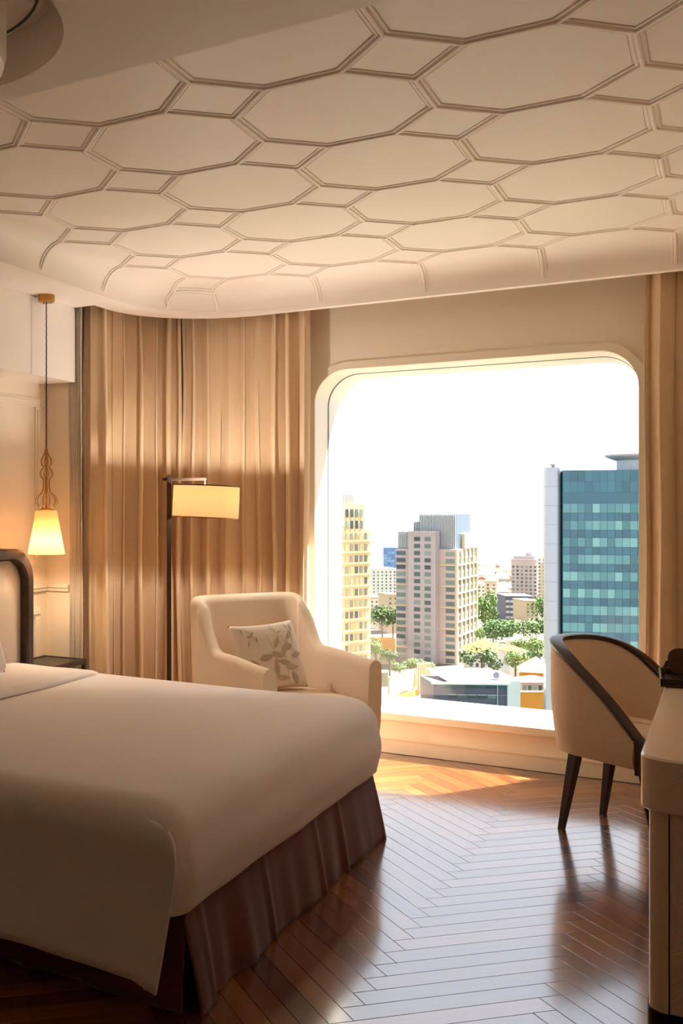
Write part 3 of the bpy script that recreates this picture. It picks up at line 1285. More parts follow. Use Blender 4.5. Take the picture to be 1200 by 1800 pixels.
# ------------------------------------------------------------------ pendant lamps
def pendant(x, y, lab):
    t = empty('pendant_lamp', (x, y, ZS), label=lab, cat='lamp', group='bedside pendant lamps')
    z = lambda py: HC - (py - CY) / F * 5.54 - ZS
    MB().lathe([(0, -0.038), (0.040, -0.038), (0.045, -0.034), (0.045, 0.0), (0, 0.0)], 28).build('ceiling_rose', M_BRASS, t, smooth=True)
    for k in range(3):
        a = 2 * pi * k / 3 + 0.6
        MB().lathe([(0, -0.005), (0.004, -0.005), (0.004, 0), (0, 0)], 10).build('screw', M_BRASS, t, loc=(0.026 * cos(a), 0.026 * sin(a), -0.038))
    zt = z(789)
    n = 160
    path = [(0.0008 * cos(k * 0.9), 0.0008 * sin(k * 0.9), -0.036 + (zt + 0.036) * k / n) for k in range(n + 1)]
    MB().tube(path, 0.0033, 6).build('cord', M_CORD, t, smooth='all')
    MB().lathe([(0, 0.003), (0.006, 0.003), (0.010, -0.006), (0.010, -0.020), (0.014, -0.030), (0.006, -0.034), (0, -0.034)], 18).build('cap', M_BRASS, t, loc=(0, 0, zt), smooth=True)
    prof = [(795, 0.010), (801, 0.016), (806, 0.026), (812, 0.031), (817, 0.027), (820.5, 0.014), (823, 0.020), (828, 0.033), (833, 0.037),
            (838, 0.031), (842, 0.019), (848, 0.016), (856, 0.017), (862, 0.021), (867, 0.029), (871, 0.047), (878, 0.059), (884, 0.059), (890, 0.045), (894, 0.022)]
    for k in range(10):
        a = 2 * pi * k / 10
        path = [(r * cos(a), r * sin(a), z(py)) for py, r in prof]
        w = MB().tube(path, 0.0017, 5).build('cage_wire', M_BRASS, t, smooth='all')
    MB().tube([(0, 0, zt - 0.03), (0, 0, z(896))], 0.005, 8).build('stem', M_BRASS, t, smooth='all')
    MB().lathe([(0, z(893)), (0.022, z(893)), (0.027, z(896)), (0.024, z(898)), (0, z(898))], 20).build('gallery', M_BRASS, t, smooth=True)
    z0, z1 = z(974), z(897.5)
    sh_ = MB().lathe([(0.101, z0), (0.0565, z1), (0.054, z1 - 0.001), (0.0985, z0)], 40, close=True).build('shade', M_PSHADE, t, smooth=True)
    MB().lathe([(0, z0 + 0.075), (0.018, z0 + 0.085), (0.026, z0 + 0.105), (0.018, z0 + 0.135), (0.010, z0 + 0.15), (0, z0 + 0.15)], 16).build('bulb', M_WHITE, t, smooth=True)
    d = bpy.data.lights.new('pendant_bulb', 'POINT')
    d.energy = 5.0
    d.color = (1.0, 0.80, 0.56)
    d.shadow_soft_size = 0.028
    o = bpy.data.objects.new('pendant_bulb', d)
    COL.objects.link(o)
    o.parent = t
    o.location = (0, 0, z0 + 0.06)


pendant(-3.128, 4.585, 'brass wire pendant lamp with lit cream cone shade hanging beside the curtain')

# ------------------------------------------------------------------ floor lamp
lamp_p = plan(297, 5.72)
t = empty('floor_lamp', (lamp_p.x, lamp_p.y, 0), rz=-YAW, label='bronze floor lamp with side-hung cream drum shade before the curtain', cat='lamp')
zz = lambda py: zat(py, 5.72)
px = 5.72 / F
MB().lathe([(0, 0), (0.14, 0), (0.145, 0.006), (0.14, 0.018), (0.02, 0.024), (0, 0.024)], 36).build('base', M_METAL, t, smooth=True)
MB().box(-0.0125, 0.0125, -0.0125, 0.0125, 0.02, zz(835)).build('pole', M_METAL, t, bevel=0.002)
MB().box(-7 * px, 71 * px, -0.008, 0.008, zz(845) - 0.0, zz(840)).build('arm', M_METAL, t, bevel=0.002, rot=(0, -radians(0.6), 0))
sx_ = 63 * px
MB().box(sx_ - 0.004, sx_ + 0.004, -0.004, 0.004, zz(856), zz(842)).build('hanger', M_METAL, t)
rs = 57.5 * px
zm = zz(882)
shd = MB().lathe([(rs, -27.5 * px), (rs, 27.5 * px), (rs - 0.004, 27.5 * px), (rs - 0.004, -27.5 * px)], 48, close=True).build(
    'shade', M_FSHADE, t, loc=(sx_, -0.05, zm), rot=(0, radians(2.4), 0), smooth=True)
for s_ in (-1, 1):
    MB().lathe([(rs + 0.001, -0.003), (rs + 0.001, 0.003), (rs - 0.005, 0.003), (rs - 0.005, -0.003)], 48, close=True).build('rim_ring', M_METAL if s_ > 0 else M_BRASS, shd, loc=(0, 0, s_ * 27.5 * px))
mbs = MB()
for k in range(3):
    a = 2 * pi * k / 3
    mbs.tube([(0, 0, 26 * px), ((rs - 0.003) * cos(a), (rs - 0.003) * sin(a), 26 * px)], 0.002, 6)
mbs.build('spider', M_METAL, shd)
MB().lathe([(0, 0.04), (0.012, 0.035), (0.026, 0.0), (0.020, -0.022), (0, -0.03)], 16).build('bulb', M_WHITE, shd, smooth=True)
d = bpy.data.lights.new('floor_lamp_bulb', 'POINT')
d.energy = 19
d.color = (1.0, 0.92, 0.82)
d.shadow_soft_size = 0.03
o = bpy.data.objects.new('floor_lamp_bulb', d)
COL.objects.link(o)
o.parent = shd
o.location = (0.0, 0.0, 0.03)


# ------------------------------------------------------------------ curtains
def curtain(name, path, folds, label, mat, ztop=2.70, zbot=0.012, seed=0, depth=0.05, group=None, nper=14):
    """cloth hung along a plan path with deep irregular pleats"""
    P_ = [Vector(p) for p in path]
    seg = [(P_[i + 1] - P_[i]).length for i in range(len(P_) - 1)]
    L_ = sum(seg)

    def at(s):
        s = min(max(s, 0), L_ - 1e-6)
        for i, d_ in enumerate(seg):
            if s <= d_:
                return P_[i] + (P_[i + 1] - P_[i]) * (s / d_), (P_[i + 1] - P_[i]).normalized()
            s -= d_
        return P_[-1], (P_[-1] - P_[-2]).normalized()
    rng = random.Random(seed)
    ws = [rng.uniform(0.55, 1.5) for _ in range(folds)]
    am = [rng.uniform(0.55, 1.2) for _ in range(folds)]
    tot = sum(ws)
    st = []
    acc = 0
    for f_ in range(folds):
        for k in range(nper):
            st.append(((acc + ws[f_] * k / nper) / tot, f_, k / nper))
        acc += ws[f_]
    st.append((1.0, folds - 1, 1.0))
    NV = 26
    rows = []
    for v in range(NV):
        tz = v / (NV - 1)
        z = ztop + (zbot - ztop) * tz
        row = []
        for (u, f_, ph) in st:
            q, tg = at(u * L_)
            nn = Vector((-tg.y, tg.x))
            a = am[f_] * depth * (0.75 + 0.35 * tz) * (1 + 0.25 * vnoise(f_ * 3.7, tz * 2.2, seed))
            w_ = sin(2 * pi * ph)
            w_ = math.copysign(abs(w_) ** 0.7, w_)
            lat = 0.35 * a * sin(4 * pi * ph) + 0.016 * vnoise(f_ * 1.3 + seed, tz * 2.5) + 0.006 * vnoise(u * 40, tz * 3, seed)
            q = q + nn * (a * w_ + 0.006 * vnoise(u * 30, tz * 4, seed + 2)) + tg * lat
            row.append((q.x, q.y, z))
        rows.append(row)
    o0 = Vector((P_[0].x, P_[0].y, 0))
    m_ = MB().loft(rows, closed=False)
    bmesh_world(m_, o0)
    o_ = m_.build(name, mat, None, loc=o0, smooth='all', fix=False)
    solidify(o_, 0.003)
    return tag(o_, label, 'curtain', group)


def arc_path(pts, r, n=14):
    """polyline with its middle corner rounded"""
    a, b, c = [Vector(p) for p in pts]
    u, v = (a - b).normalized(), (c - b).normalized()
    p0, p1 = b + u * r, b + v * r
    ctr = b + (u + v) * r
    out = [a]
    a0 = math.atan2((p0 - ctr).y, (p0 - ctr).x)
    a1 = math.atan2((p1 - ctr).y, (p1 - ctr).x)
    dlt = (a1 - a0 + pi) % (2 * pi) - pi
    for k in range(n + 1):
        t_ = a0 + dlt * k / n
        out.append(ctr + Vector((cos(t_), sin(t_))) * r)
    out.append(c)
    return out


full = arc_path([(-3.13, 5.045), (-3.13, 5.80), (-2.09, 5.80)], 0.55, 24)
curtain('curtain', full[:17], 7, 'heavy beige pleated curtain along the headboard side of the corner', M_CURT, seed=3, depth=0.066, group='beige curtains')
curtain('curtain', [full[16].lerp(full[17], 0.12)] + full[17:], 8, 'heavy beige pleated curtain between the room corner and the window', M_CURT, seed=11, depth=0.064, group='beige curtains')
curtain('curtain', [(-0.352, 5.79), (XR - 0.03, 5.79)], 7, 'heavy beige pleated curtain on the desk side of the window', M_CURT, seed=8, depth=0.058, group='beige curtains')
curtain('sheer_curtain', [(-3.238, 4.982), (-3.15, 4.985)], 5, 'pale sheer curtain behind the beige curtain beside the headboard wall', M_SHEER, seed=4, depth=0.007)


# ------------------------------------------------------------------ tub shells for the two chairs
def u_path(hw, xf, xb, r, n_side=10, n_arc=12, n_back=8):
    """plan line from one arm front round the back to the other; x forward, y left. gives (point, outward normal)"""
    out = []
    for k in range(n_side):
        out.append((Vector((xf + (xb + r - xf) * k / n_side, -hw)), Vector((0, -1))))
    for k in range(n_arc):
        a = -pi / 2 - (pi / 2) * k / n_arc
        nn = Vector((cos(a), sin(a)))
        out.append((Vector((xb + r, -hw + r)) + nn * r, nn))
    for k in range(n_back + 1):
        out.append((Vector((xb, (-hw + r) + 2 * (hw - r) * k / n_back)), Vector((-1, 0))))
    half = [(Vector((p.x, -p.y)), Vector((nn.x, -nn.y))) for p, nn in out[:n_side + n_arc]]
    return out + half[::-1]


def shell(path, th, zb, zt_fn, lean_fn, mat, name, parent, round_top=True):
    loops_ = []
    rim = []
    for i, (p, nn) in enumerate(path):
        zt_ = zt_fn(p, nn)
        H = zt_ - zb
        ln = lean_fn(p, nn)
        pts = []
        r = th / 2
        for k in range(6):
            t_ = k / 5
            z = zb + (H - r) * t_
            q = p + nn * (ln * (z - zb) + 0.012 * sin(pi * min(1, t_)))
            pts.append((q.x, q.y, z))
        for k in range(1, 6):
            a = pi * k / 6
            z = zt_ - r + r * sin(a)
            q = p + nn * (ln * (z - zb) - r + r * cos(a))
            pts.append((q.x, q.y, z))
        for k in range(6):
            t_ = 1 - k / 5
            z = zb + (H - r) * t_
            q = p + nn * (ln * (z - zb) - th)
            pts.append((q.x, q.y, z))
        q = p + nn * (ln * H - r)
        rim.append(Vector((q.x, q.y, zt_)))
        loops_.append(pts)
    MB().loft(loops_).build(name, mat, parent, smooth=True, angle=60)
    return rim


def rounded_rect(hx, hy, r, n=6, cx=0, cy_=0):
    pts = []
    for (sx, s_, a0) in ((1, 1, 0), (-1, 1, pi / 2), (-1, -1, pi), (1, -1, 3 * pi / 2)):
        for k in range(n + 1):
            a = a0 + (pi / 2) * k / n
            pts.append((cx + sx * (hx - r) + r * cos(a), cy_ + s_ * (hy - r) + r * sin(a)))
    return pts


def cushion_block(hx, hy, r, z0, z1, cx=0, cy_=0, soft=0.02, crown=0.015):
    """padded block: outline prism with softened top and bottom edges"""
    lv = [(z0, soft), (z0 + soft * 0.3, soft * 0.3), (z0 + soft, 0), (z1 - soft, 0), (z1 - soft * 0.3, soft * 0.3), (z1, soft), (z1 + crown * 0.6, hx * 0.35), (z1 + crown, hx * 0.7)]
    return MB().loft([[(x, y, z) for x, y in rounded_rect(hx - i_, hy - i_, max(0.005, r - i_ * 0.5), 6, cx, cy_)] for z, i_ in lv])


# armchair
AF = Vector((0.85, -0.53)).normalized()
arz = math.atan2(AF.y, AF.x)
ac = empty('armchair', (-1.945, 5.03, 0), rz=arz, label='cream upholstered armchair with sloping arms in the corner by the window', cat='armchair')
apath = u_path(0.335, 0.315, -0.345, 0.13)


def a_top(p, nn):
    t_ = smoothstep(-0.335, -0.185, -p.x * 1.0 if False else -(p.x))
    # high along the back, sliding down to the arms past the corners
    k = 1 - smoothstep(-0.325, -0.12, p.x)
    w = smoothstep(0.335, 0.20, abs(p.y)) if False else 1
    arm = 0.672 - 0.030 * smoothstep(-0.1, 0.33, p.x)
    return arm + (0.938 - arm) * k


shell(apath, 0.078, 0.16, a_top, lambda p, nn: 0.10 if nn.x < -0.5 else 0.06, M_UPH, 'shell', ac)
cushion_block(0.30, 0.256, 0.05, 0.16, 0.33, cx=0.025, crown=0.0).build('seat_base', M_UPH, ac, smooth=True, angle=60)
cushion_block(0.295, 0.258, 0.06, 0.332, 0.45, cx=0.03).build('seat_cushion', M_UPH, ac, smooth=True, angle=60)
for sx in (-0.27, 0.25):
    for s_ in (-0.26, 0.26):
        MB().loft([[(sx + a * w, s_ + b * w, z) for a, b in ((-1, -1), (1, -1), (1, 1), (-1, 1))] for z, w in ((0, 0.014), (0.16, 0.022))]).build('leg', M_DWOOD, ac)

# throw cushion on the armchair
tcl = Vector((-1.945, 5.03)) + AF * -0.070 + Vector((-AF.y, AF.x)) * -0.055
tcu = empty('throw_cushion', (tcl.x, tcl.y, 0.455), rz=arz, label='square throw cushion embroidered with beige leaves resting in the armchair', cat='cushion')
me, pos = pillow('cover', 0.40, 0.365, 0.14, M_CUSH)
cv_ = me_obj('cover', me, tcu)
cv_.matrix_local = Matrix.Translation((0.0, 0, 0.180)) @ Matrix.Rotation(radians(2), 4, 'X') @ Matrix.Rotation(pi / 2, 4, 'Z') @ Matrix.Rotation(radians(68), 4, 'X')
rng = random.Random(21)
spots = [(-0.62, 0.55), (-0.45, 0.45), (-0.70, 0.35), (-0.52, 0.65), (-0.3, -0.1), (0.12, 0.30), (0.05, -0.05), (0.22, -0.28), (0.45, 0.15), (-0.05, -0.42),
         (-0.25, -0.62), (0.10, -0.72), (0.45, -0.45), (0.50, -0.75), (0.30, 0.62), (0.62, 0.50), (0.75, 0.72), (0.70, -0.10), (-0.62, -0.30), (-0.8, 0.75), (0.28, 0.05)]
for (u, v) in spots:
    sm = (u < -0.4 and v > 0.3) or v > 0.6
    leaf_on(pos, 0.40, 0.365, u, v, rng.uniform(-0.4, 2.2), 0.035 if sm else rng.uniform(0.06, 0.095), 0.006 if sm else rng.uniform(0.014, 0.022), M_LEAF, cv_)
for (u0, v0, u1, v1) in ((-0.75, 0.9, -0.45, 0.2), (0.1, 0.9, 0.25, -0.9), (-0.15, 0.6, -0.05, -0.8), (0.25, 0.5, 0.75, -0.3), (0.55, 0.9, 0.62, 0.2)):
    lp = [[], []]
    for k in range(15):
        t_ = k / 14
        u = u0 + (u1 - u0) * t_ + 0.08 * sin(3 * t_)
        v = v0 + (v1 - v0) * t_
        for s_ in (0, 1):
            p = pos(max(-.97, min(.97, u + (0.010 if s_ else -0.004))), max(-.97, min(.97, v)), 1)
            lp[s_].append((p[0], p[1], p[2] + 0.0024))
    MB().loft(lp, closed=False).build('embroidered_stem', M_LEAF, cv_, fix=False)

# desk chair
DF = Vector((0.85, -0.53)).normalized()
drz = math.atan2(DF.y, DF.x)
dc = empty('desk_chair', (-0.405, 5.07, 0), rz=drz, label='beige tub desk chair with dark wood edge trim and splayed dark legs', cat='chair')
dpath = u_path(0.245, 0.245, -0.252, 0.235, n_side=12, n_arc=16, n_back=2)


def d_top(p, nn):
    k = min(1.0, max(0.0, (0.245 - p.x) / 0.497))
    return 0.458 + (0.808 - 0.458) * (1 - (1 - k) ** 1.55)


rim = shell(dpath, 0.046, 0.335, d_top, lambda p, nn: 0.07 * max(0.3, -nn.x), M_UPH2, 'shell', dc)
# wood trim over the shell's edge and down both front edges
tr = []
first, last_ = rim[0], rim[-1]
pth = [Vector((first.x + 0.012, first.y, 0.315)), Vector((first.x + 0.012, first.y, 0.40)), Vector((first.x + 0.010, first.y, 0.455))] + \
      [r_ + Vector((0, 0, 0.004)) for r_ in rim] + \
      [Vector((last_.x + 0.010, last_.y, 0.455)), Vector((last_.x + 0.012, last_.y, 0.40)), Vector((last_.x + 0.012, last_.y, 0.315))]
lp = []
for i, q in enumerate(pth):
    tg = (pth[min(i + 1, len(pth) - 1)] - pth[max(i - 1, 0)]).normalized()
    # sideways: outward in plan
    if i < 3:
        side = Vector((0, -1, 0))
    elif i >= len(pth) - 3:
        side = Vector((0, 1, 0))
    else:
        nn = dpath[i - 3][1]
        side = Vector((nn.x, nn.y, 0))
    side = (side - tg * side.dot(tg)).normalized()
    up = side.cross(tg)
    hw_, hh = 0.0265, 0.0115
    lp.append([q + side * a * hw_ + up * b * hh for a, b in ((-1, -0.6), (-0.7, -1), (0.7, -1), (1, -0.6), (1, 0.6), (0.7, 1), (-0.7, 1), (-1, 0.6))])
MB().loft(lp).build('edge_trim', M_DWOOD, dc, smooth=True, angle=50)
cushion_block(0.222, 0.192, 0.12, 0.335, 0.39, cx=0.02, crown=0.0).build('seat_base', M_UPH2, dc, smooth=True, angle=60)
cushion_block(0.226, 0.194, 0.12, 0.392, 0.462, cx=0.02).build('seat_cushion', M_UPH2, dc, smooth=True, angle=60)
dl = Vector((-DF.y, DF.x))


def to_local(X, Y):
    q = Vector((X, Y)) - Vector((-0.405, 5.07))
    return q.dot(DF), q.dot(dl)


f1, f2 = to_local(-0.622, 4.912), to_local(-0.490, 5.25)
for (fx, fy, tx, ty) in ((f1[0], f1[1], -0.10, -0.155), (f2[0], f2[1], -0.150, 0.150), (0.305, -0.185, 0.232, -0.16), (0.305, 0.185, 0.232, 0.16)):
    MB().loft([[(x + a * w, y + b * w, z) for a, b in ((-1, -1), (1, -1), (1, 1), (-1, 1))] for x, y, z, w in ((fx, fy, 0.0, 0.0115), (tx, ty, 0.338, 0.022))]).build('leg', M_DWOOD, dc, bevel=0.002)

# ------------------------------------------------------------------ desk
dk = empty('desk', (-0.2, 3.05, 0), label='glossy cream lacquer desk with rounded corners and engraved wave relief', cat='desk')
KX, KY = 0.70, 1.58


def desk_outline(ins, r):
    pts = []
    x0, x1, y0, y1 = ins, KX, ins, KY - ins
    for (cx_, cy2, a0) in ((x0 + r, y0 + r, pi), ):
        for k in range(13):
            a = a0 + (pi / 2) * k / 12
            pts.append((cx_ + r * cos(a), cy2 + r * sin(a)))
    pts += [(x1, y0), (x1, y1)]
    for k in range(13):
        a = pi / 2 + (pi / 2) * k / 12
        pts.append((x0 + r + r * cos(a), y1 - r + r * sin(a)))
    return pts


lv = [(0.606, 0.006), (0.600 + 0.012, 0.0), (0.744, 0.0), (0.750, 0.006)]
MB().loft([[(x, y, z) for x, y in desk_outline(i_, 0.078 - i_)] for z, i_ in lv]).build('top', M_DESK, dk, smooth=True, angle=40)
# pedestal under the near end: rounded corner panel and flat engraved panel, black plinth
ped = []
i_, r = 0.020, 0.047
corner = []
for k in range(13):
    a = pi + (pi / 2) * k / 12
    corner.append((i_ + r + r * cos(a), i_ + r + r * sin(a)))
MB().prism(corner + [(i_ + r, 0.40), (i_, 0.40)], 0.082, 0.606).build('corner_panel', M_DESK, dk, smooth=True, angle=30)
MB().box(i_ + r + 0.004, KX - 0.002, i_ + 0.002, 0.40, 0.082, 0.606).build('engraved_panel', M_RELIEF, dk, bevel=0.002)
cr_ = [(x - 0.004, y - 0.002) for x, y in corner]
MB().prism(cr_ + [(KX - 0.01, i_ - 0.002), (KX - 0.01, 0.39), (i_ - 0.004, 0.39)], 0.0, 0.080).build('plinth', M_BLACK, dk)
MB().box(0.35, KX, 0.40, KY - 0.03, 0.20, 0.606).build('back_panel', M_DESK, dk)
MB().box(0.04, KX, KY - 0.07, KY - 0.03, 0.0, 0.606).build('end_panel', M_DESK, dk, bevel=0.004)


def wave_line(x0, z0, pts, name='engraved_wave'):
    path = [(x0 + a, -0.0005, z0 + b) for a, b in pts]
    MB().tube(path, 0.0016, 5).build(name, M_DESK, dk, smooth='all')


for cvs in ([(0.068, 0.683), (0.071, 0.693), (0.077, 0.699), (0.0867, 0.7035), (0.093, 0.711), (0.0957, 0.720), (0.100, 0.7255), (0.112, 0.729), (0.14, 0.727), (0.18, 0.715)],
            [(0.070, 0.670), (0.0745, 0.683), (0.084, 0.690), (0.094, 0.695), (0.102, 0.701), (0.108, 0.709), (0.12, 0.714), (0.15, 0.711), (0.19, 0.70)]):
    wave_line(0, 0, cvs)

# leather box at the far end of the desk
bxp = (-0.007, 4.45)
lb = empty('leather_tray', (bxp[0], bxp[1], 0.751), rz=radians(4), label='dark leather tray with a rounded brown flap on the far end of the desk', cat='tray')
MB().box(-0.215, 0.14, -0.15, 0.16, 0.0, 0.010).build('tray_base', M_TRAYDARK, lb, bevel=0.003)
for (a0, a1, b0, b1) in ((-0.215, 0.14, -0.15, -0.143), (-0.215, 0.14, 0.153, 0.16), (-0.215, -0.208, -0.143, 0.153), (0.133, 0.14, -0.143, 0.153)):
    MB().box(a0, a1, b0, b1, 0.010, 0.030).build('tray_rim', M_TRAYDARK, lb, bevel=0.002)
fo = [(x, y) for x, y in rounded_rect(0.125, 0.050, 0.038, 8)]
fl_ = MB().prism(fo, -0.004, 0.004).build('flap', M_LEATHER, lb, loc=(-0.060, 0.125, 0.062), rot=(radians(82), 0, radians(-4)), bevel=0.002)
MB().loft([[(x + a, 0.07 + b, z) for a, b in ((-0.008, -0.003), (0.008, -0.003), (0.008, 0.003), (-0.008, 0.003))] for x, z in ((-0.206, 0.011), (-0.198, 0.035), (-0.186, 0.064), (-0.183, 0.070))]).build('strap', M_LEATHER, lb)

# ------------------------------------------------------------------ ceiling fixture in the round recess
cf = empty('ceiling_fixture', (RC[0], RC[1], ZS + 0.13), label='white round ceiling fixture hanging in the circular ceiling recess', cat='fixture')
MB().lathe([(0, -0.030), (0.335, -0.030), (0.345, -0.026), (0.352, -0.012), (0.352, 0.0), (0, 0.0)], 64).build('mounting_plate', M_CEIL, cf, smooth=True, angle=30)
MB().lathe([(0.325, -0.033), (0.332, -0.033), (0.332, -0.030), (0.325, -0.030)], 64, close=True).build('dark_ring', M_GASKET, cf)  # thin dark ring near the plate's edge, shares the window gasket's material
MB().lathe([(0, -0.238), (0.19, -0.238), (0.225, -0.230), (0.245, -0.212), (0.252, -0.185), (0.252, -0.03), (0, -0.03)], 64).build('drum', M_WHITE, cf, smooth=True, angle=30)
# ------------------------------------------------------------------ the city outside
GZ = HC - 65.0
M_GROUND = None


def ground_mat():
    m, nt, N, L, P = nmat('city_ground')
    tc = N.new('ShaderNodeTexCoord')
    no = N.new('ShaderNodeTexNoise')
    no.inputs['Scale'].default_value = 0.02
    no.inputs['Detail'].default_value = 8
    no.inputs['Roughness'].default_value = 0.65
    L.new(tc.outputs['Object'], no.inputs['Vector'])
    cr = N.new('ShaderNodeValToRGB')
    els = cr.color_ramp.elements
    els[0].position, els[0].color = 0.36, lin((62, 78, 46))
    els[-1].position, els[-1].color = 0.66, lin((112, 106, 92))
    for p_, c_ in ((0.45, (74, 88, 54)), (0.50, (98, 88, 72)), (0.56, (90, 90, 82))):
        q = els.new(p_)
        q.color = lin(c_)
    L.new(no.outputs['Fac'], cr.inputs[0])
    L.new(cr.outputs['Color'], P.inputs['Base Color'])
    P.inputs['Roughness'].default_value = 0.95
    return m


gr = [camxz(x, z) for x, z in ((-250, 40), (700, 40), (1400, 1330), (-500, 1330))]
gnd = MB().prism([(p.x, p.y) for p in gr], GZ - 2, GZ).build('ground', ground_mat())
tag(gnd, kind='structure')

C_CREAM = pmat('city_cream', (214, 188, 142), rough=0.9, var=0.05, vscale=0.2)
C_GREY = pmat('city_grey', (166, 158, 162), rough=0.9, var=0.05, vscale=0.2)
C_PINKGREY = pmat('city_pink_grey', (180, 164, 160), rough=0.9, var=0.05, vscale=0.2)
C_LATT = pmat('city_lattice', (206, 196, 160), rough=0.9, var=0.04, vscale=0.2)
C_WHITE = pmat('city_white', (214, 212, 208), rough=0.9, var=0.03, vscale=0.2)
C_ROOFW = pmat('city_white_roof', (226, 226, 224), rough=0.8, var=0.03, vscale=0.2)
C_SLATE = pmat('city_slate', (92, 92, 108), rough=0.7, var=0.1, vscale=0.4)
C_ORANGE = pmat('city_orange_tile', (184, 100, 44), rough=0.9, var=0.1, vscale=0.8)
C_RED = pmat('city_red_tile', (186, 116, 92), rough=0.9, var=0.1, vscale=0.8)
C_OCHRE = pmat('city_ochre', (196, 132, 54), rough=0.9, var=0.06, vscale=0.3)
C_BEIGE = pmat('city_beige', (192, 172, 146), rough=0.9, var=0.06, vscale=0.3)
C_STEEL = pmat('city_steel', (176, 180, 190), rough=0.35, metal=0.55, var=0.03, vscale=0.1)
C_FIN = pmat('city_fin', (180, 186, 190), rough=0.6)
C_GLASSD = pmat('city_dark_glass', (66, 84, 104), rough=0.2, ior=1.6, var=0.2, vscale=0.5)
C_WIN = pmat('city_window', (70, 84, 90), rough=0.2, ior=1.5, obj_rand=[(48, 56, 62), (74, 92, 98), (96, 116, 118), (126, 138, 134)])
C_WINC = pmat('city_window_cream', (90, 92, 92), rough=0.25, obj_rand=[(60, 66, 74), (112, 112, 106), (150, 140, 118), (180, 162, 128)])
C_BLUE = pmat('city_blue_glass', (96, 138, 190), rough=0.2, ior=1.6, obj_rand=[(78, 122, 178), (104, 146, 196), (138, 172, 210)])
C_TEALW = pmat('teal_window', (120, 176, 180), rough=0.08, ior=1.7, obj_rand=[(38, 92, 104), (58, 118, 128), (84, 142, 148), (116, 168, 170), (62, 124, 134)])
C_TEALS = pmat('teal_spandrel', (38, 104, 122), rough=0.06, ior=1.7, obj_rand=[(24, 82, 100), (34, 96, 116), (44, 108, 126)])
C_LEAF = pmat('city_foliage', (92, 118, 66), rough=0.95, obj_rand=[(64, 92, 52), (92, 120, 64), (118, 140, 84), (82, 104, 70)])
C_TRUNK = pmat('city_trunk', (110, 92, 74), rough=0.95)


class Block:
    """a straight-sided city building: front face from pixel column pa to pb, front edge turned by ang (degrees)"""

    def __init__(self, pa, pb, D, ang, depth, at='l'):
        a = radians(ang)
        e1 = (cos(a), sin(a))
        e2 = (-sin(a), cos(a))
        # place the anchor corner at camera depth D and run the front to the other pixel column
        p0 = pa if at == 'l' else pb
        x0, z0 = (p0 - CX) / F * D, D
        k = ((pb if at == 'l' else pa) - CX) / F
        w = (k * z0 - x0) / (e1[0] - k * e1[1])
        if at == 'l':
            self.w = w
        else:
            x0, z0 = x0 + e1[0] * w, z0 + e1[1] * w
            self.w = -w
        self.D = D
        self.o = camxz(x0, z0)
        self.e1 = camxz(*e1)
        self.e2 = camxz(*e2)
        self.depth = depth
        self.ang = math.atan2(self.e1.y, self.e1.x)

    def pt(self, u, v):
        return self.o + self.e1 * u + self.e2 * v

    def u_px(self, px):
        """distance along the front at which a pixel column falls"""
        k = (px - CX) / F
        r = camxz(k, 1.0)
        # o + e1*u parallel to r
        den = self.e1.x * r.y - self.e1.y * r.x
        return -(self.o.x * r.y - self.o.y * r.x) / den

    def box(self, root, name, u0, u1, v0, v1, z0, z1, mat):
        pts = [self.pt(u, v) for u, v in ((u0, v0), (u1, v0), (u1, v1), (u0, v1))]
        L0 = root.location
        return MB().prism([(p.x - L0.x, p.y - L0.y) for p in pts], z0 - L0.z, z1 - L0.z).build(name, mat, root)

    def root(self, name, label, cat='building', group=None):
        c = self.pt(self.w / 2, self.depth / 2)
        return empty(name, (c.x, c.y, GZ), label=label, cat=cat, group=group)

    def pieces(self, root, name, us, zs, w, h, mat, side='f', v=0.0, t=0.12, skip=None):
        """flat pieces (windows, panes, fins) on the front ('f'), right ('r') or left ('l') face"""
        me = MB().box(-w / 2, w / 2, -t, 0.0, -h / 2, h / 2).mesh(name, mat, fix=False)
        L0 = root.location
        for i_, u in enumerate(us):
            for j_, z in enumerate(zs):
                if skip and skip(i_, j_):
                    continue
                if side == 'f':
                    p = self.pt(u, v)
                    rz = self.ang
                elif side == 'r':
                    p = self.pt(v if v else self.w, u)
                    rz = self.ang + pi / 2
                else:
                    p = self.pt(v, u)
                    rz = self.ang - pi / 2
                me_obj(name, me, root, (p.x - L0.x, p.y - L0.y, z - L0.z), (0, 0, rz))


def frange(a, b, n):
    return [a + (b - a) * (k + 0.5) / n for k in range(n)]


# cream hotel tower beside the window's left jamb
B = Block(560, 651, 290, 33, 16)
r = B.root('apartment_tower', 'tall cream apartment tower with rows of small windows behind the armchair')
z_sh, z_mid, z_box = zat(931, 300), zat(886, 300), zat(868, 300)
um = B.u_px(641)
B.box(r, 'wall', 0, B.w, 0, 16, GZ, z_sh, C_CREAM)
B.box(r, 'upper_wall', 0, um, 0.0, 15, z_sh, z_mid, C_CREAM)
B.box(r, 'roof_louvre', 0, B.u_px(630), 2, 12, z_mid, z_box, C_GREY)
B.pieces(r, 'louvre_fin', frange(0, B.u_px(630), 22), [(z_mid + z_box) / 2], 0.2, z_box - z_mid, C_FIN, v=2.0, t=0.3)
fl_h = 19.55 / F * 300
cols = [B.u_px(p_) for p_ in (562, 571, 580, 589, 600, 609, 617.5, 626, 634, 642.5)]
zr = [z_sh - 1.9 - fl_h * k for k in range(19)]
B.pieces(r, 'window', cols, zr, 1.1, 1.9, C_WINC)
B.pieces(r, 'window', [B.u_px(p_) for p_ in (609.5, 618, 626.5, 635)], [zat(902, 300), zat(922, 300)], 1.1, 2.3, C_WIN)
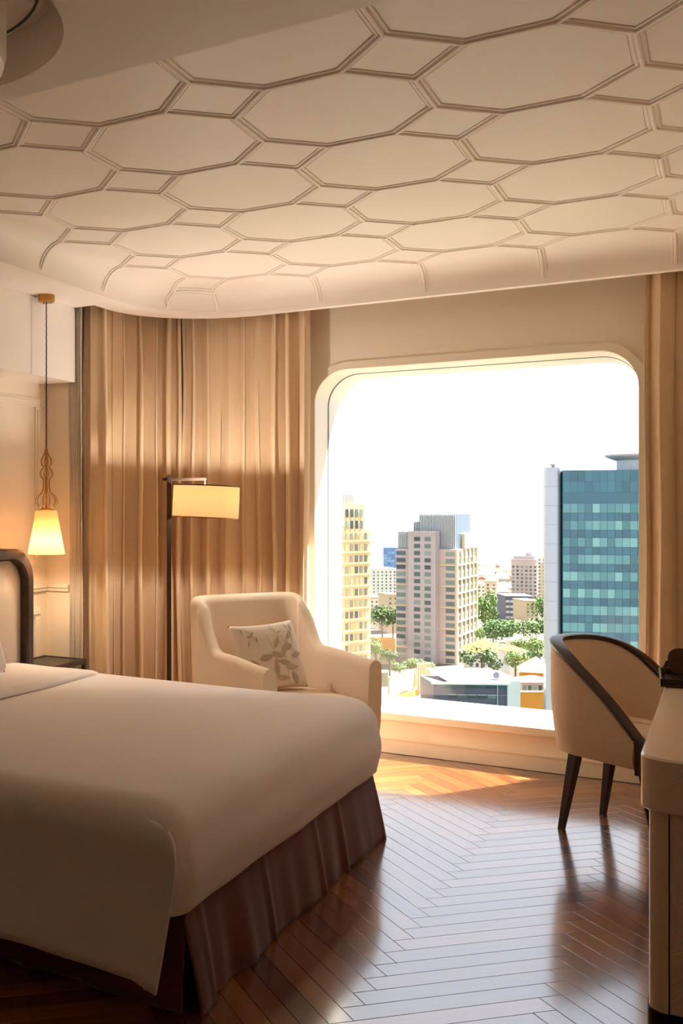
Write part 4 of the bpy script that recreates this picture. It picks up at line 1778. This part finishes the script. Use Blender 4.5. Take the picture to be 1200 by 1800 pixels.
B.box(r, 'stair_shaft', B.u_px(592), B.u_px(603.5), -0.3, 1.0, zat(926, 296), zat(888, 296), C_GREY)
B.pieces(r, 'floor_band', [B.w / 2], [z - 1.45 for z in zr], B.w, 0.14, C_LATT, t=0.2)

# grey tower with stepped glass crown
B = Block(696, 801, 430, -34, 34, at='r')
r = B.root('office_tower', 'grey stepped tower with a finned glass crown between the window and the teal tower')
U = B.u_px
zw, zc, zk, zk2 = zat(965, 436), zat(934, 434), zat(904, 440), zat(917, 442)
B.box(r, 'side_wing', 0, U(720), 0, 24, GZ, zw, C_GREY)
B.box(r, 'side_wing', U(768), B.w, 0, 34, GZ, zw, C_PINKGREY)
B.box(r, 'centre_shaft', U(720), U(768), -2.2, 24, GZ, zc, C_GREY)
B.box(r, 'shaft_edge', U(768), U(770.5), -1.6, 2, GZ, zc, C_GREY)
B.box(r, 'crown', U(733), U(798), 3, 26, zw - 2, zk, C_GLASSD)
B.box(r, 'crown_step', U(722), U(733), 3.5, 20, zw - 2, zk2, C_GLASSD)
B.box(r, 'crown_wing', U(698), U(721), 1.0, 20, zw - 1, zc - 0.5, C_GLASSD)
B.pieces(r, 'crown_fin', frange(U(734), U(798), 24), [(zk + zw) / 2], 0.35, zk - zw, C_FIN, v=3.0, t=0.5)
B.pieces(r, 'crown_fin', frange(U(698.5), U(720), 9), [(zc + zw) / 2 - 0.3], 0.3, zc - zw - 1, C_FIN, v=1.0, t=0.4)
B.pieces(r, 'crown_fin', frange(U(722), U(733), 4), [(zk2 + zc) / 2], 0.3, zk2 - zc, C_FIN, v=3.5, t=0.4)
B.box(r, 'crown_cornice', U(720), U(768.5), -2.5, -1.9, zc - 1.6, zc - 1.2, C_PINKGREY)
fh = 12.55 / F * 430
rows = [zat(974, 432) - fh * k for k in range(19)]
B.pieces(r, 'window', [U(704.5)], rows, 3.9, 1.75, C_WIN)
B.pieces(r, 'window', [U(791)], rows, 3.6, 1.75, C_WIN)
B.pieces(r, 'window', [U(735.5), U(754)], [zat(948, 432) - fh * k for k in range(20)], 2.5, 1.7, C_WIN, v=-2.2)
B.pieces(r, 'string_course', [(U(696) + U(720)) / 2], [rows[1] - 1.6 - fh * 3 * k for k in range(6)], U(720) - U(696), 0.35, C_BEIGE, t=0.5)
B.pieces(r, 'string_course', [(U(771) + B.w) / 2], [rows[1] - 1.6 - fh * 3 * k for k in range(6)], B.w - U(771), 0.35, C_LATT, t=0.5)
# right-hand side with its pale lattice
B.box(r, 'side_block', B.w - 10, B.w + 0.6, 12, 33.4, zw, zat(937, 455), C_LATT)
B.box(r, 'mast_slab', B.w - 9, B.w - 4, 19, 20, zw, zat(904, 450), C_GREY)
B.box(r, 'side_crown', B.w - 12, B.w - 2, 22, 30, zw, zat(910, 455), C_PINKGREY)
B.pieces(r, 'side_window', frange(1, 33, 9), [z - 0.2 for z in rows], 2.3, 2.0, C_WIN, side='r', v=B.w)
B.pieces(r, 'side_mullion', [0.4 + 33.2 * k / 5 for k in range(6)], [(GZ + zw) / 2], 0.7, zw - GZ, C_LATT, side='r', v=B.w, t=0.7)
B.pieces(r, 'side_rail', [17], [rows[1] - 1.6 - fh * 2 * k for k in range(9)], 33.6, 0.5, C_LATT, side='r', v=B.w, t=0.8)

# teal glass tower with steel pylon
B = Block(989, 1215, 214, -14, 12)
r = B.root('glass_tower', 'teal glass office tower with rounded steel pylon behind the desk chair')
zt = zat(826, 214)
B.box(r, 'core', 0, B.w, 0.15, 12, GZ, zt - 0.1, C_TEALS)
pitch = 29.8 / F * 214
ncol = int(B.w / 1.38)
cu = B.w / ncol
us = [cu * (k + 0.5) for k in range(ncol)]
zwn = zat(953, 214)
B.pieces(r, 'window_pane', us[:14], [zwn - pitch * k + pitch * 2 for k in range(9)], cu - 0.07, pitch * 0.52, C_TEALW, v=0.15)
B.pieces(r, 'spandrel_pane', us[:14], [zwn - pitch * (k + 0.5) + pitch * 2 for k in range(9)], cu - 0.07, pitch * 0.42, C_TEALS, v=0.15, t=0.11)
tops = [zt - 1.1, zt - 3.2, zt - 5.1]
B.pieces(r, 'crown_pane', us[:14], [zt - 1.25, zt - 3.55], cu - 0.03, 2.25, C_TEALS, v=0.15, t=0.12)
st_pane = B.pieces
# remaining columns are out of the photograph: plain bands
nfl = 20
B.pieces(r, 'window_band', [(us[13] + cu / 2 + B.w) / 2], [zwn - pitch * k + pitch * 2 for k in range(nfl)], B.w - us[13] - cu / 2 - 0.1, pitch * 0.52, C_TEALW, v=0.15)
B.pieces(r, 'window_band', [(us[13] + cu / 2) / 2], [zwn - pitch * k + pitch * 2 for k in range(9, nfl)], us[13] + cu / 2 - 0.1, pitch * 0.52, C_TEALW, v=0.15)
L0 = r.location
pc = B.pt(-1.55, 1.9)
m_ = MB()
prof = []
for k in range(17):
    a = pi + pi * k / 16
    prof.append((1.5 * cos(a), 1.5 * sin(a)))
prof += [(1.5, 2.2), (-1.5, 2.2)]
ca, sa = cos(B.ang), sin(B.ang)
pr = [(x * ca - y * sa, x * sa + y * ca) for x, y in prof]
zp = zat(822, 216)
for k in range(24):
    z1_ = zp - 4.0 * k
    z0_ = max(GZ, z1_ - 3.94)
    if z1_ > GZ + 0.5:
        MB().prism(pr, z0_ - L0.z, z1_ - L0.z).build('pylon_panel', C_STEEL, r, loc=(pc.x - L0.x, pc.y - L0.y, 0), smooth=True, angle=30)
MB().prism([(x * 0.97, y * 0.97) for x, y in pr], 0, zp - 0.05 - L0.z).build('pylon_core', C_GREY, r, loc=(pc.x - L0.x, pc.y - L0.y, 0))
MB().lathe([(0, 0), (0.35, 0), (0.35, 0.5), (0.75, 0.55), (0.7, 0.75), (0, 0.8)], 16).build('pylon_vent', C_GREY, r, loc=(pc.x - L0.x, pc.y - L0.y, zp - L0.z))
hp = B.pt(B.u_px(1126), 6)
zb_ = zt - L0.z
MB().lathe([(0, 0), (3.1, 0), (3.1, 2.1), (0, 2.1)], 40).build('rooftop_drum', C_FIN, r, loc=(hp.x - L0.x, hp.y - L0.y, zb_), smooth=True, angle=30)
MB().lathe([(0, 2.1), (3.4, 2.1), (5.3, 2.9), (5.3, 3.25), (0, 3.25)], 48).build('landing_deck', C_GREY, r, loc=(hp.x - L0.x, hp.y - L0.y, zb_), smooth=True, angle=30)
m_ = MB()
for k in range(40):
    a = 2 * pi * k / 40
    m_.tube([(5.2 * cos(a), 5.2 * sin(a), 3.2), (5.2 * cos(a), 5.2 * sin(a), 4.1)], 0.05, 4)
m_.lathe([(5.15, 4.05), (5.25, 4.05), (5.25, 4.15), (5.15, 4.15)], 40, close=True)
m_.build('deck_railing', C_FIN, r, loc=(hp.x - L0.x, hp.y - L0.y, zb_))


def simple(pa, pb, D, ang, depth, ytop, wallm, name, label, wins=None, winm=None, at='l', group=None, side=None, roofm=None):
    """flat-roofed block with a window grid: wins = (columns, rows, width share, height share, y of first row, y of last row)"""
    b_ = Block(pa, pb, D, ang, depth, at)
    r_ = b_.root(name, label, group=group)
    zt_ = zat(ytop, D)
    b_.box(r_, 'wall', 0, b_.w, 0, depth, GZ, zt_, wallm)
    b_.box(r_, 'roof_slab', -0.3, b_.w + 0.3, -0.3, depth + 0.3, zt_, zt_ + 0.5, roofm or wallm)
    if wins:
        nc, nr, ws, hs, y0_, y1_ = wins
        zs = [zat(y0_ + (y1_ - y0_) * k / max(1, nr - 1), D) for k in range(nr)]
        hh_ = abs(zs[1] - zs[0]) if nr > 1 else 3.0
        b_.pieces(r_, 'window', frange(0, b_.w, nc), zs, b_.w / nc * ws, hh_ * hs, winm or C_WIN)
        if side:
            b_.pieces(r_, 'side_window', frange(0, depth, side), zs, depth / side * ws, hh_ * hs, winm or C_WIN, side='r', v=b_.w)
    return b_, r_, zt_


simple(646, 697, 640, 8, 20, 1001, C_WHITE, 'hotel_block', 'white slab block with rows of dotted windows left of the grey tower', (7, 9, 0.34, 0.5, 1006, 1052))
simple(674, 700, 900, -10, 25, 963, C_BLUE, 'blue_tower', 'distant blue glass tower rising beyond the white slab block', (4, 8, 0.85, 0.8, 967, 1000), C_BLUE)
simple(650, 681, 560, 6, 18, 1052, C_WHITE, 'low_block', 'low white house with red roof before the white slab block', (4, 3, 0.4, 0.5, 1058, 1072), roofm=C_RED)
simple(681, 700, 540, 4, 14, 1046, C_BEIGE, 'narrow_block', 'narrow beige house against the side of the grey tower', (2, 4, 0.4, 0.45, 1052, 1078))
b_, r_, zt_ = simple(898, 944, 720, -26, 24, 984, C_PINKGREY, 'apartment_block', 'pinkish grey apartment block with dark balcony columns beyond the gardens', (6, 11, 0.5, 0.55, 996, 1062))
b_.box(r_, 'penthouse', b_.u_px(902), b_.u_px(940), 2, 20, zt_, zat(977, 720), C_GREY)
b_.box(r_, 'lift_tower', b_.u_px(923), b_.u_px(934), 4, 12, zt_, zat(971, 720), C_PINKGREY)
b_, r_, zt_ = simple(944, 966, 690, -26, 22, 978, C_WHITE, 'pale_tower', 'pale tower with an ochre stripe joined behind the steel pylon', (3, 14, 0.4, 0.5, 984, 1064))
b_.box(r_, 'ochre_stripe', b_.u_px(949), b_.u_px(954), -0.6, 0, GZ, zat(990, 690), C_BEIGE)
simple(888, 936, 600, -8, 20, 1049, C_SLATE, 'grey_office', 'dark grey glazed office with pale window bands beyond the trees', (6, 4, 0.86, 0.42, 1057, 1085), C_FIN)
simple(924, 946, 575, 6, 14, 1057, C_BEIGE, 'beige_walkup', 'small beige walk-up house with square dark windows beyond the trees', (3, 5, 0.4, 0.5, 1063, 1088))
simple(838, 853, 700, -10, 16, 1027, C_WHITE, 'mint_block', 'slim pale block right behind the lattice side of the grey tower', (2, 5, 0.5, 0.5, 1032, 1058))
simple(852, 873, 680, -24, 16, 1022, C_BEIGE, 'tan_block', 'tan block with a shaded side beyond the grey tower', (2, 6, 0.4, 0.5, 1028, 1060), side=3)
simple(872, 886, 660, 0, 12, 1060, C_WHITE, 'white_low_house', 'low white house beside the dark grey office', (3, 2, 0.4, 0.4, 1066, 1078))


def hip_house(pa, pb, D, ang, depth, y_eave, y_ridge, wallm, roofm, name, label, ncol=4, group=None, rows=2):
    b_ = Block(pa, pb, D, ang, depth)
    r_ = b_.root(name, label, 'house', group)
    ze, zr_ = zat(y_eave, D), zat(y_ridge, D + depth / 2)
    zr_ = max(zr_, ze + 1.5)
    b_.box(r_, 'wall', 0, b_.w, 0, depth, GZ, ze, wallm)
    o_ = 0.8
    q = min(depth, b_.w) / 2
    L0_ = r_.location
    pts = [b_.pt(-o_, -o_), b_.pt(b_.w + o_, -o_), b_.pt(b_.w + o_, depth + o_), b_.pt(-o_, depth + o_)]
    rd = [b_.pt(q, depth / 2), b_.pt(b_.w - q, depth / 2)]
    vs_ = [(p.x - L0_.x, p.y - L0_.y, ze - L0_.z) for p in pts] + [(p.x - L0_.x, p.y - L0_.y, zr_ - L0_.z) for p in rd]
    MB().add(vs_, [(0, 1, 5, 4), (1, 2, 5), (2, 3, 4, 5), (3, 0, 4), (3, 2, 1, 0)]).build('roof', roofm, r_)
    b_.pieces(r_, 'window', frange(0, b_.w, ncol), [ze - 1.8 - 3.2 * k for k in range(rows)], 1.1, 1.5, C_WIN)
    return b_, r_, ze


hip_house(822, 888, 405, -14, 16, 1146, 1121, C_WHITE, C_ORANGE, 'villa', 'white villa with broad orange tiled roof beside the grey tower', 6)
hip_house(895, 925, 385, 4, 9, 1145, 1134, C_WHITE, C_ORANGE, 'villa', 'small white villa with orange roof next to the broad villa', 3)
hip_house(905, 942, 430, 0, 10, 1128, 1118, C_WHITE, C_BEIGE, 'villa', 'white villa with faded roof among the garden trees', 4)
hip_house(915, 972, 345, -20, 12, 1181, 1152, C_OCHRE, C_RED, 'villa', 'ochre villa with red gabled roof beside the steel pylon', 3)
hip_house(917, 972, 322, 0, 8, 1199, 1190, C_PINKGREY, C_RED, 'villa', 'low grey villa with long red roof before the ochre villa', 6)
b_ = Block(900, 972, 300, 0, 4)
r_ = b_.root('garden_wall', 'long orange garden wall below the red-roofed villas', 'wall')
b_.box(r_, 'wall_body', 0, b_.w, 0, 1.0, GZ, zat(1217, 300), C_OCHRE)
b_.box(r_, 'coping', -0.2, b_.w + 0.2, -0.3, 1.2, zat(1217, 300), zat(1215.5, 300), C_BEIGE)
b_ = Block(640, 695, 432, 0, 5)
r_ = b_.root('orange_annex', 'flat orange annex wall behind the round tree', 'building')
b_.box(r_, 'wall_body', 0, b_.w, 0, 6, GZ, zat(1119, 440), C_OCHRE)
b_.box(r_, 'plinth_band', -0.1, b_.w, -0.3, 0, GZ, zat(1141, 440), C_BEIGE)

# low building with white roof and slate front
B = Block(762, 891, 250, -4, 13)
r = B.root('white_roof_building', 'low slate-fronted building with bright white roof and rooftop cooling unit')
zr1 = zat(1200, 250)
B.box(r, 'front', 0, B.w, 0, 13, GZ, zr1 - 0.3, C_SLATE)
B.box(r, 'end_wall', B.w, B.w + 3.0, -0.4, 13.4, GZ, zr1 + 0.7, C_ROOFW)
B.box(r, 'eave', -0.5, B.w + 0.3, -0.8, 0.5, zr1 - 0.3, zr1 + 0.1, C_ROOFW)
ra = [B.pt(4.2, 0.4), B.pt(B.w, 0.4), B.pt(B.w, 13), B.pt(1.5, 13)]
L0 = r.location
vs_ = [(p.x - L0.x, p.y - L0.y, zz_ - L0.z) for p, zz_ in zip(ra, (zr1, zr1, zr1 + 1.6, zr1 + 1.6))]
MB().add(vs_ + [(a, b, c - 0.25) for a, b, c in vs_], [(0, 1, 2, 3), (7, 6, 5, 4), (0, 4, 5, 1), (1, 5, 6, 2), (2, 6, 7, 3), (3, 7, 4, 0)]).build('roof', C_ROOFW, r)
B.pieces(r, 'clerestory_window', frange(0.6, B.w - 2.6, 6), [zat(1205.5, 250)], 2.3, 0.95, C_WIN)
B.pieces(r, 'clerestory_window', [B.w - 1.3], [zat(1205.5, 250)], 1.6, 0.95, C_WIN)
for z in (zat(1224, 250), zat(1242, 250)):
    B.pieces(r, 'window', frange(3.2, B.w - 2.4, 5), [z], 1.9, 0.75, C_WIN)
    B.pieces(r, 'window_head', frange(3.2, B.w - 2.4, 5), [z + 0.5], 2.1, 0.18, C_FIN, t=0.3)
B.pieces(r, 'drain_pipe', [B.w - 2.3], [(GZ + zr1) / 2], 0.16, zr1 - GZ, C_FIN, t=0.3)
B.pieces(r, 'joint_line', [B.w / 2], [zat(1221, 250), zat(1239, 250)], B.w, 0.06, C_FIN, t=0.14)
cb_ = B.pt(B.w - 1.6, 4)
MB().box(-1.2, 1.2, -0.9, 0.9, 0, 1.9).build('cooling_unit', C_ROOFW, r, loc=(cb_.x - L0.x, cb_.y - L0.y, zr1 + 0.5 - L0.z), rot=(0, 0, B.ang))
cfan = B.pt(B.w - 1.6, 3.08)
MB().lathe([(0, 0), (0.72, 0), (0.78, 0.06), (0.78, 0.1), (0, 0.1)], 24).build('cooling_fan', C_SLATE, r, loc=(cfan.x - L0.x, cfan.y - L0.y, zr1 + 1.45 - L0.z), rot=(pi / 2, 0, B.ang))

# podium terrace with screens
B = Block(600, 763, 262, -3, 26)
r = B.root('podium', 'pale concrete podium terrace below the window with clutter of low walls', 'building')
zp_ = zat(1238, 262)
B.box(r, 'deck', 0, B.w, 0, 26, GZ, zp_, C_BEIGE)
B.box(r, 'yellow_kerb', B.u_px(730), B.u_px(748), 17, 18, zp_, zat(1203, 270), C_OCHRE)
yk = [B.pt(B.u_px(672), 1.0), B.pt(B.u_px(731), 9.5)]


def screen(name, label, p0, p1, z0_, z1_, n, fin, matf, matb):
    p0, p1 = Vector(p0), Vector(p1)
    r_ = empty(name, (p0.x, p0.y, z0_), label=label, cat='screen')
    d_ = p1 - p0
    L_ = d_.length
    a_ = math.atan2(d_.y, d_.x)
    MB().box(0, L_, 0.1, 0.2, 0, z1_ - z0_).build('backing', matb, r_, rot=(0, 0, a_))
    me_ = MB().box(-fin / 2, fin / 2, -0.12, 0.1, 0, z1_ - z0_).mesh('fin', matf, fix=False)
    for k in range(n):
        q = d_ * ((k + 0.5) / n)
        me_obj('fin', me_, r_, (q.x, q.y, 0), (0, 0, a_))
    MB().box(-0.1, L_ + 0.1, -0.2, 0.25, z1_ - z0_, z1_ - z0_ + 0.3).build('cap_rail', matf, r_, rot=(0, 0, a_))
    return r_


screen('slat_screen', 'dark screen with pale upright fins at the far corner of the podium', plan(732.5, 276), plan(757, 276), zp_ + 0.04, zat(1168, 276), 8, 0.35, C_LATT, C_GLASSD)
screen('slat_screen', 'beige louvred screen running along the podium edge', plan(683, 262), plan(730, 276), zat(1222, 264), zat(1192, 262), 34, 0.25, C_LATT, C_BEIGE)
screen('slat_screen', 'dark slatted fence beside the armchair end of the podium', plan(640, 258), plan(682, 259), zat(1208, 258), zat(1184, 258), 18, 0.18, C_LATT, C_SLATE)
kr = empty('terrace_kerb', (*plan(676, 262), zp_), label='slanting yellow kerb wall on the podium terrace', cat='wall')
kp0, kp1 = plan(672, 262), plan(731, 275)
kd = kp1 - kp0
MB().box(0, kd.length, -0.5, 0.0, 0.04, zat(1226, 262) - zp_ - 0.3).build('kerb_body', C_OCHRE, kr, loc=(kp0.x - kr.location.x, kp0.y - kr.location.y, 0), rot=(0, 0, math.atan2(kd.y, kd.x)))


# neighbours just beyond the edges of the view
simple(1240, 1345, 380, -16, 24, 1010, C_PINKGREY, 'apartment_block', 'pinkish grey apartment block beyond the far side of the teal tower', (8, 12, 0.5, 0.5, 1018, 1110))
simple(1360, 1470, 460, -10, 24, 985, C_WHITE, 'hotel_block', 'white slab block farther along beyond the teal tower', (9, 12, 0.4, 0.5, 992, 1090))
simple(1250, 1400, 290, -6, 20, 1120, C_BEIGE, 'low_block', 'low beige block at the foot of the teal tower', (8, 4, 0.4, 0.45, 1130, 1190), roofm=C_RED)
simple(500, 552, 420, 12, 22, 1000, C_BEIGE, 'apartment_block', 'beige apartment block hidden behind the cream tower', (6, 10, 0.45, 0.5, 1008, 1090))


# trees ------------------------------------------------------------------
def crown_mesh(seed, n=900):
    rng_ = random.Random(seed)
    vs_, fs_ = [], []
    cl = [(rng_.uniform(-0.6, 0.6), rng_.uniform(-0.6, 0.6), rng_.uniform(-0.25, 0.6), rng_.uniform(0.35, 0.6)) for _ in range(9)]
    for k in range(n):
        c_ = cl[rng_.randrange(len(cl))]
        d_ = Vector((rng_.gauss(0, 1), rng_.gauss(0, 1), rng_.gauss(0, 1))).normalized()
        p = Vector(c_[:3]) + d_ * c_[3] * rng_.uniform(0.75, 1.0)
        s_ = rng_.uniform(0.05, 0.11)
        n_ = (d_ + Vector((rng_.uniform(-.6, .6), rng_.uniform(-.6, .6), rng_.uniform(-.2, .6)))).normalized()
        a_ = n_.orthogonal().normalized()
        b2 = n_.cross(a_)
        th = rng_.uniform(0, 6.28)
        a2, b3 = a_ * cos(th) + b2 * sin(th), b2 * cos(th) - a_ * sin(th)
        i_ = len(vs_)
        vs_ += [p + a2 * s_, p + b3 * s_ * 0.7, p - a2 * s_, p - b3 * s_ * 0.7]
        fs_.append((i_, i_ + 1, i_ + 2, i_ + 3))
    return link_mesh('crown', vs_, fs_, C_LEAF)


CROWNS = [crown_mesh(k) for k in range(4)]
TRUNK = MB().tube([(0, 0, 0), (0.02, 0, 0.5), (0, 0.02, 1.0)], [0.06, 0.045, 0.03], 7).mesh('trunk', C_TRUNK)


def tree(px_, yb, D, wpx, hpx, label, k=0, base=None, group='city trees'):
    """tree whose crown is centred on pixel column px_, its crown bottom at pixel row yb"""
    p = plan(px_, D)
    w = wpx / F * D
    h = hpx / F * D
    zc_ = zat(yb - hpx / 2, D)
    zb2 = GZ if base is None else base
    t_ = empty('tree', (p.x, p.y, zb2), label=label, cat='tree', group=group)
    c_ = me_obj('crown', CROWNS[k % 4], t_, (0, 0, zc_ - zb2), (0, 0, k * 1.3))
    c_.scale = (w * 0.62, w * 0.62, h * 0.66)
    tk = me_obj('trunk', TRUNK, t_, (0, 0, 0))
    hh_ = max(1.0, zc_ - zb2)
    tk.scale = (hh_ * 0.6 + 2, hh_ * 0.6 + 2, hh_)


TREES = [(671, 1112, 470, 46, 42, 'round broad tree between the cream and grey towers'), (650, 1100, 520, 18, 26, 'pale tree close against the cream tower'),
         (690, 1106, 485, 22, 30, 'leafy tree close against the grey tower'), (660, 1155, 410, 26, 28, 'dark low tree before the orange annex'),
         (722, 1182, 330, 34, 22, 'small bushy tree at the foot of the grey tower'), (702, 1184, 325, 26, 18, 'shrub tree beside the beige louvred screen'), (752, 1180, 340, 30, 16, 'low hedge tree behind the dark finned screen'),
         (852, 1110, 560, 38, 62, 'tall grey-green tree beside the tan block'), (866, 1135, 470, 56, 42, 'wide green tree behind the broad orange villa'),
         (893, 1138, 525, 40, 42, 'dense green tree behind the small orange villa'), (843, 1128, 440, 16, 24, 'green tree close to the lattice side of the tower'),
         (920, 1122, 500, 44, 30, 'dark tree row before the beige walk-up house'), (950, 1124, 545, 34, 34, 'dark tree beside the steel pylon'), (952, 1092, 560, 26, 40, 'tall thin tree before the pale tower'),
         (846, 1182, 345, 50, 44, 'palm-like tree before the broad orange villa'), (905, 1178, 365, 42, 32, 'round tree before the small orange villa'),
         (944, 1158, 400, 40, 34, 'soft green tree above the red gabled roof'), (936, 1168, 418, 30, 24, 'small green tree beside the ochre villa'), (882, 1056, 800, 34, 22, 'far green tree clump beyond the tan block'),
         (860, 1150, 432, 30, 22, 'bushy green tree against the wall of the broad villa'), (913, 1150, 414, 28, 24, 'leafy tree between the two orange-roofed villas'), (893, 1112, 545, 26, 22, 'green street tree before the dark grey office'),
         (868, 1092, 590, 16, 22, 'street tree beside the low white house'), (684, 1166, 372, 26, 22, 'dark garden tree before the orange annex by the grey tower'), (1290, 1240, 250, 60, 44, 'broad tree beside the low beige block'), (1420, 1200, 330, 60, 44, 'broad tree before the far white slab block'), (878, 1040, 1000, 40, 12, 'distant green tree belt near the horizon'), (855, 1012, 1150, 44, 8, 'farthest dark tree belt on the horizon'), (660, 1010, 1150, 40, 8, 'hazy tree belt behind the white slab block')]
for k, (a, b, c, d_, e_, lab) in enumerate(TREES):
    tree(a, b, c, d_, e_, lab, k)

# small far houses filling the plain towards the horizon
rng = random.Random(4)
fm = [C_WHITE, C_BEIGE, C_PINKGREY, C_WHITE]
placed = []
zone = [(842, 896, 800, 1120), (650, 662, 720, 1080), (846, 884, 740, 900)]
tries = 0
while len(placed) < 30 and tries < 4000:
    tries += 1
    a_, b_, d0, d1 = zone[tries % 3]
    D = rng.uniform(d0, d1)
    p = plan(rng.uniform(a_, b_), D)
    if all((p - q).length > 27 for q in placed):
        placed.append(p)
for k, p in enumerate(placed):
    h, w = rng.uniform(4, 8), rng.uniform(9, 18)
    red = k % 3 == 0
    t_ = empty('far_house', (p.x, p.y, GZ), rz=rng.uniform(0, 1.5), label='tiny house with faded red roof far out on the city plain' if red else 'tiny house with pale roof far out on the city plain', cat='house',
               group='far red-roofed houses' if red else 'far pale-roofed houses')
    MB().box(-w / 2, w / 2, -5, 5, 0, h).build('wall', fm[k % 4], t_)
    MB().add([(-w / 2 - .5, -5.5, h), (w / 2 + .5, -5.5, h), (w / 2 + .5, 5.5, h), (-w / 2 - .5, 5.5, h), (-w / 2, 0, h + 2.2), (w / 2, 0, h + 2.2)],
             [(0, 1, 5, 4), (1, 2, 5), (2, 3, 4, 5), (3, 0, 4), (3, 2, 1, 0)]).build('roof', C_RED if red else C_WHITE, t_)
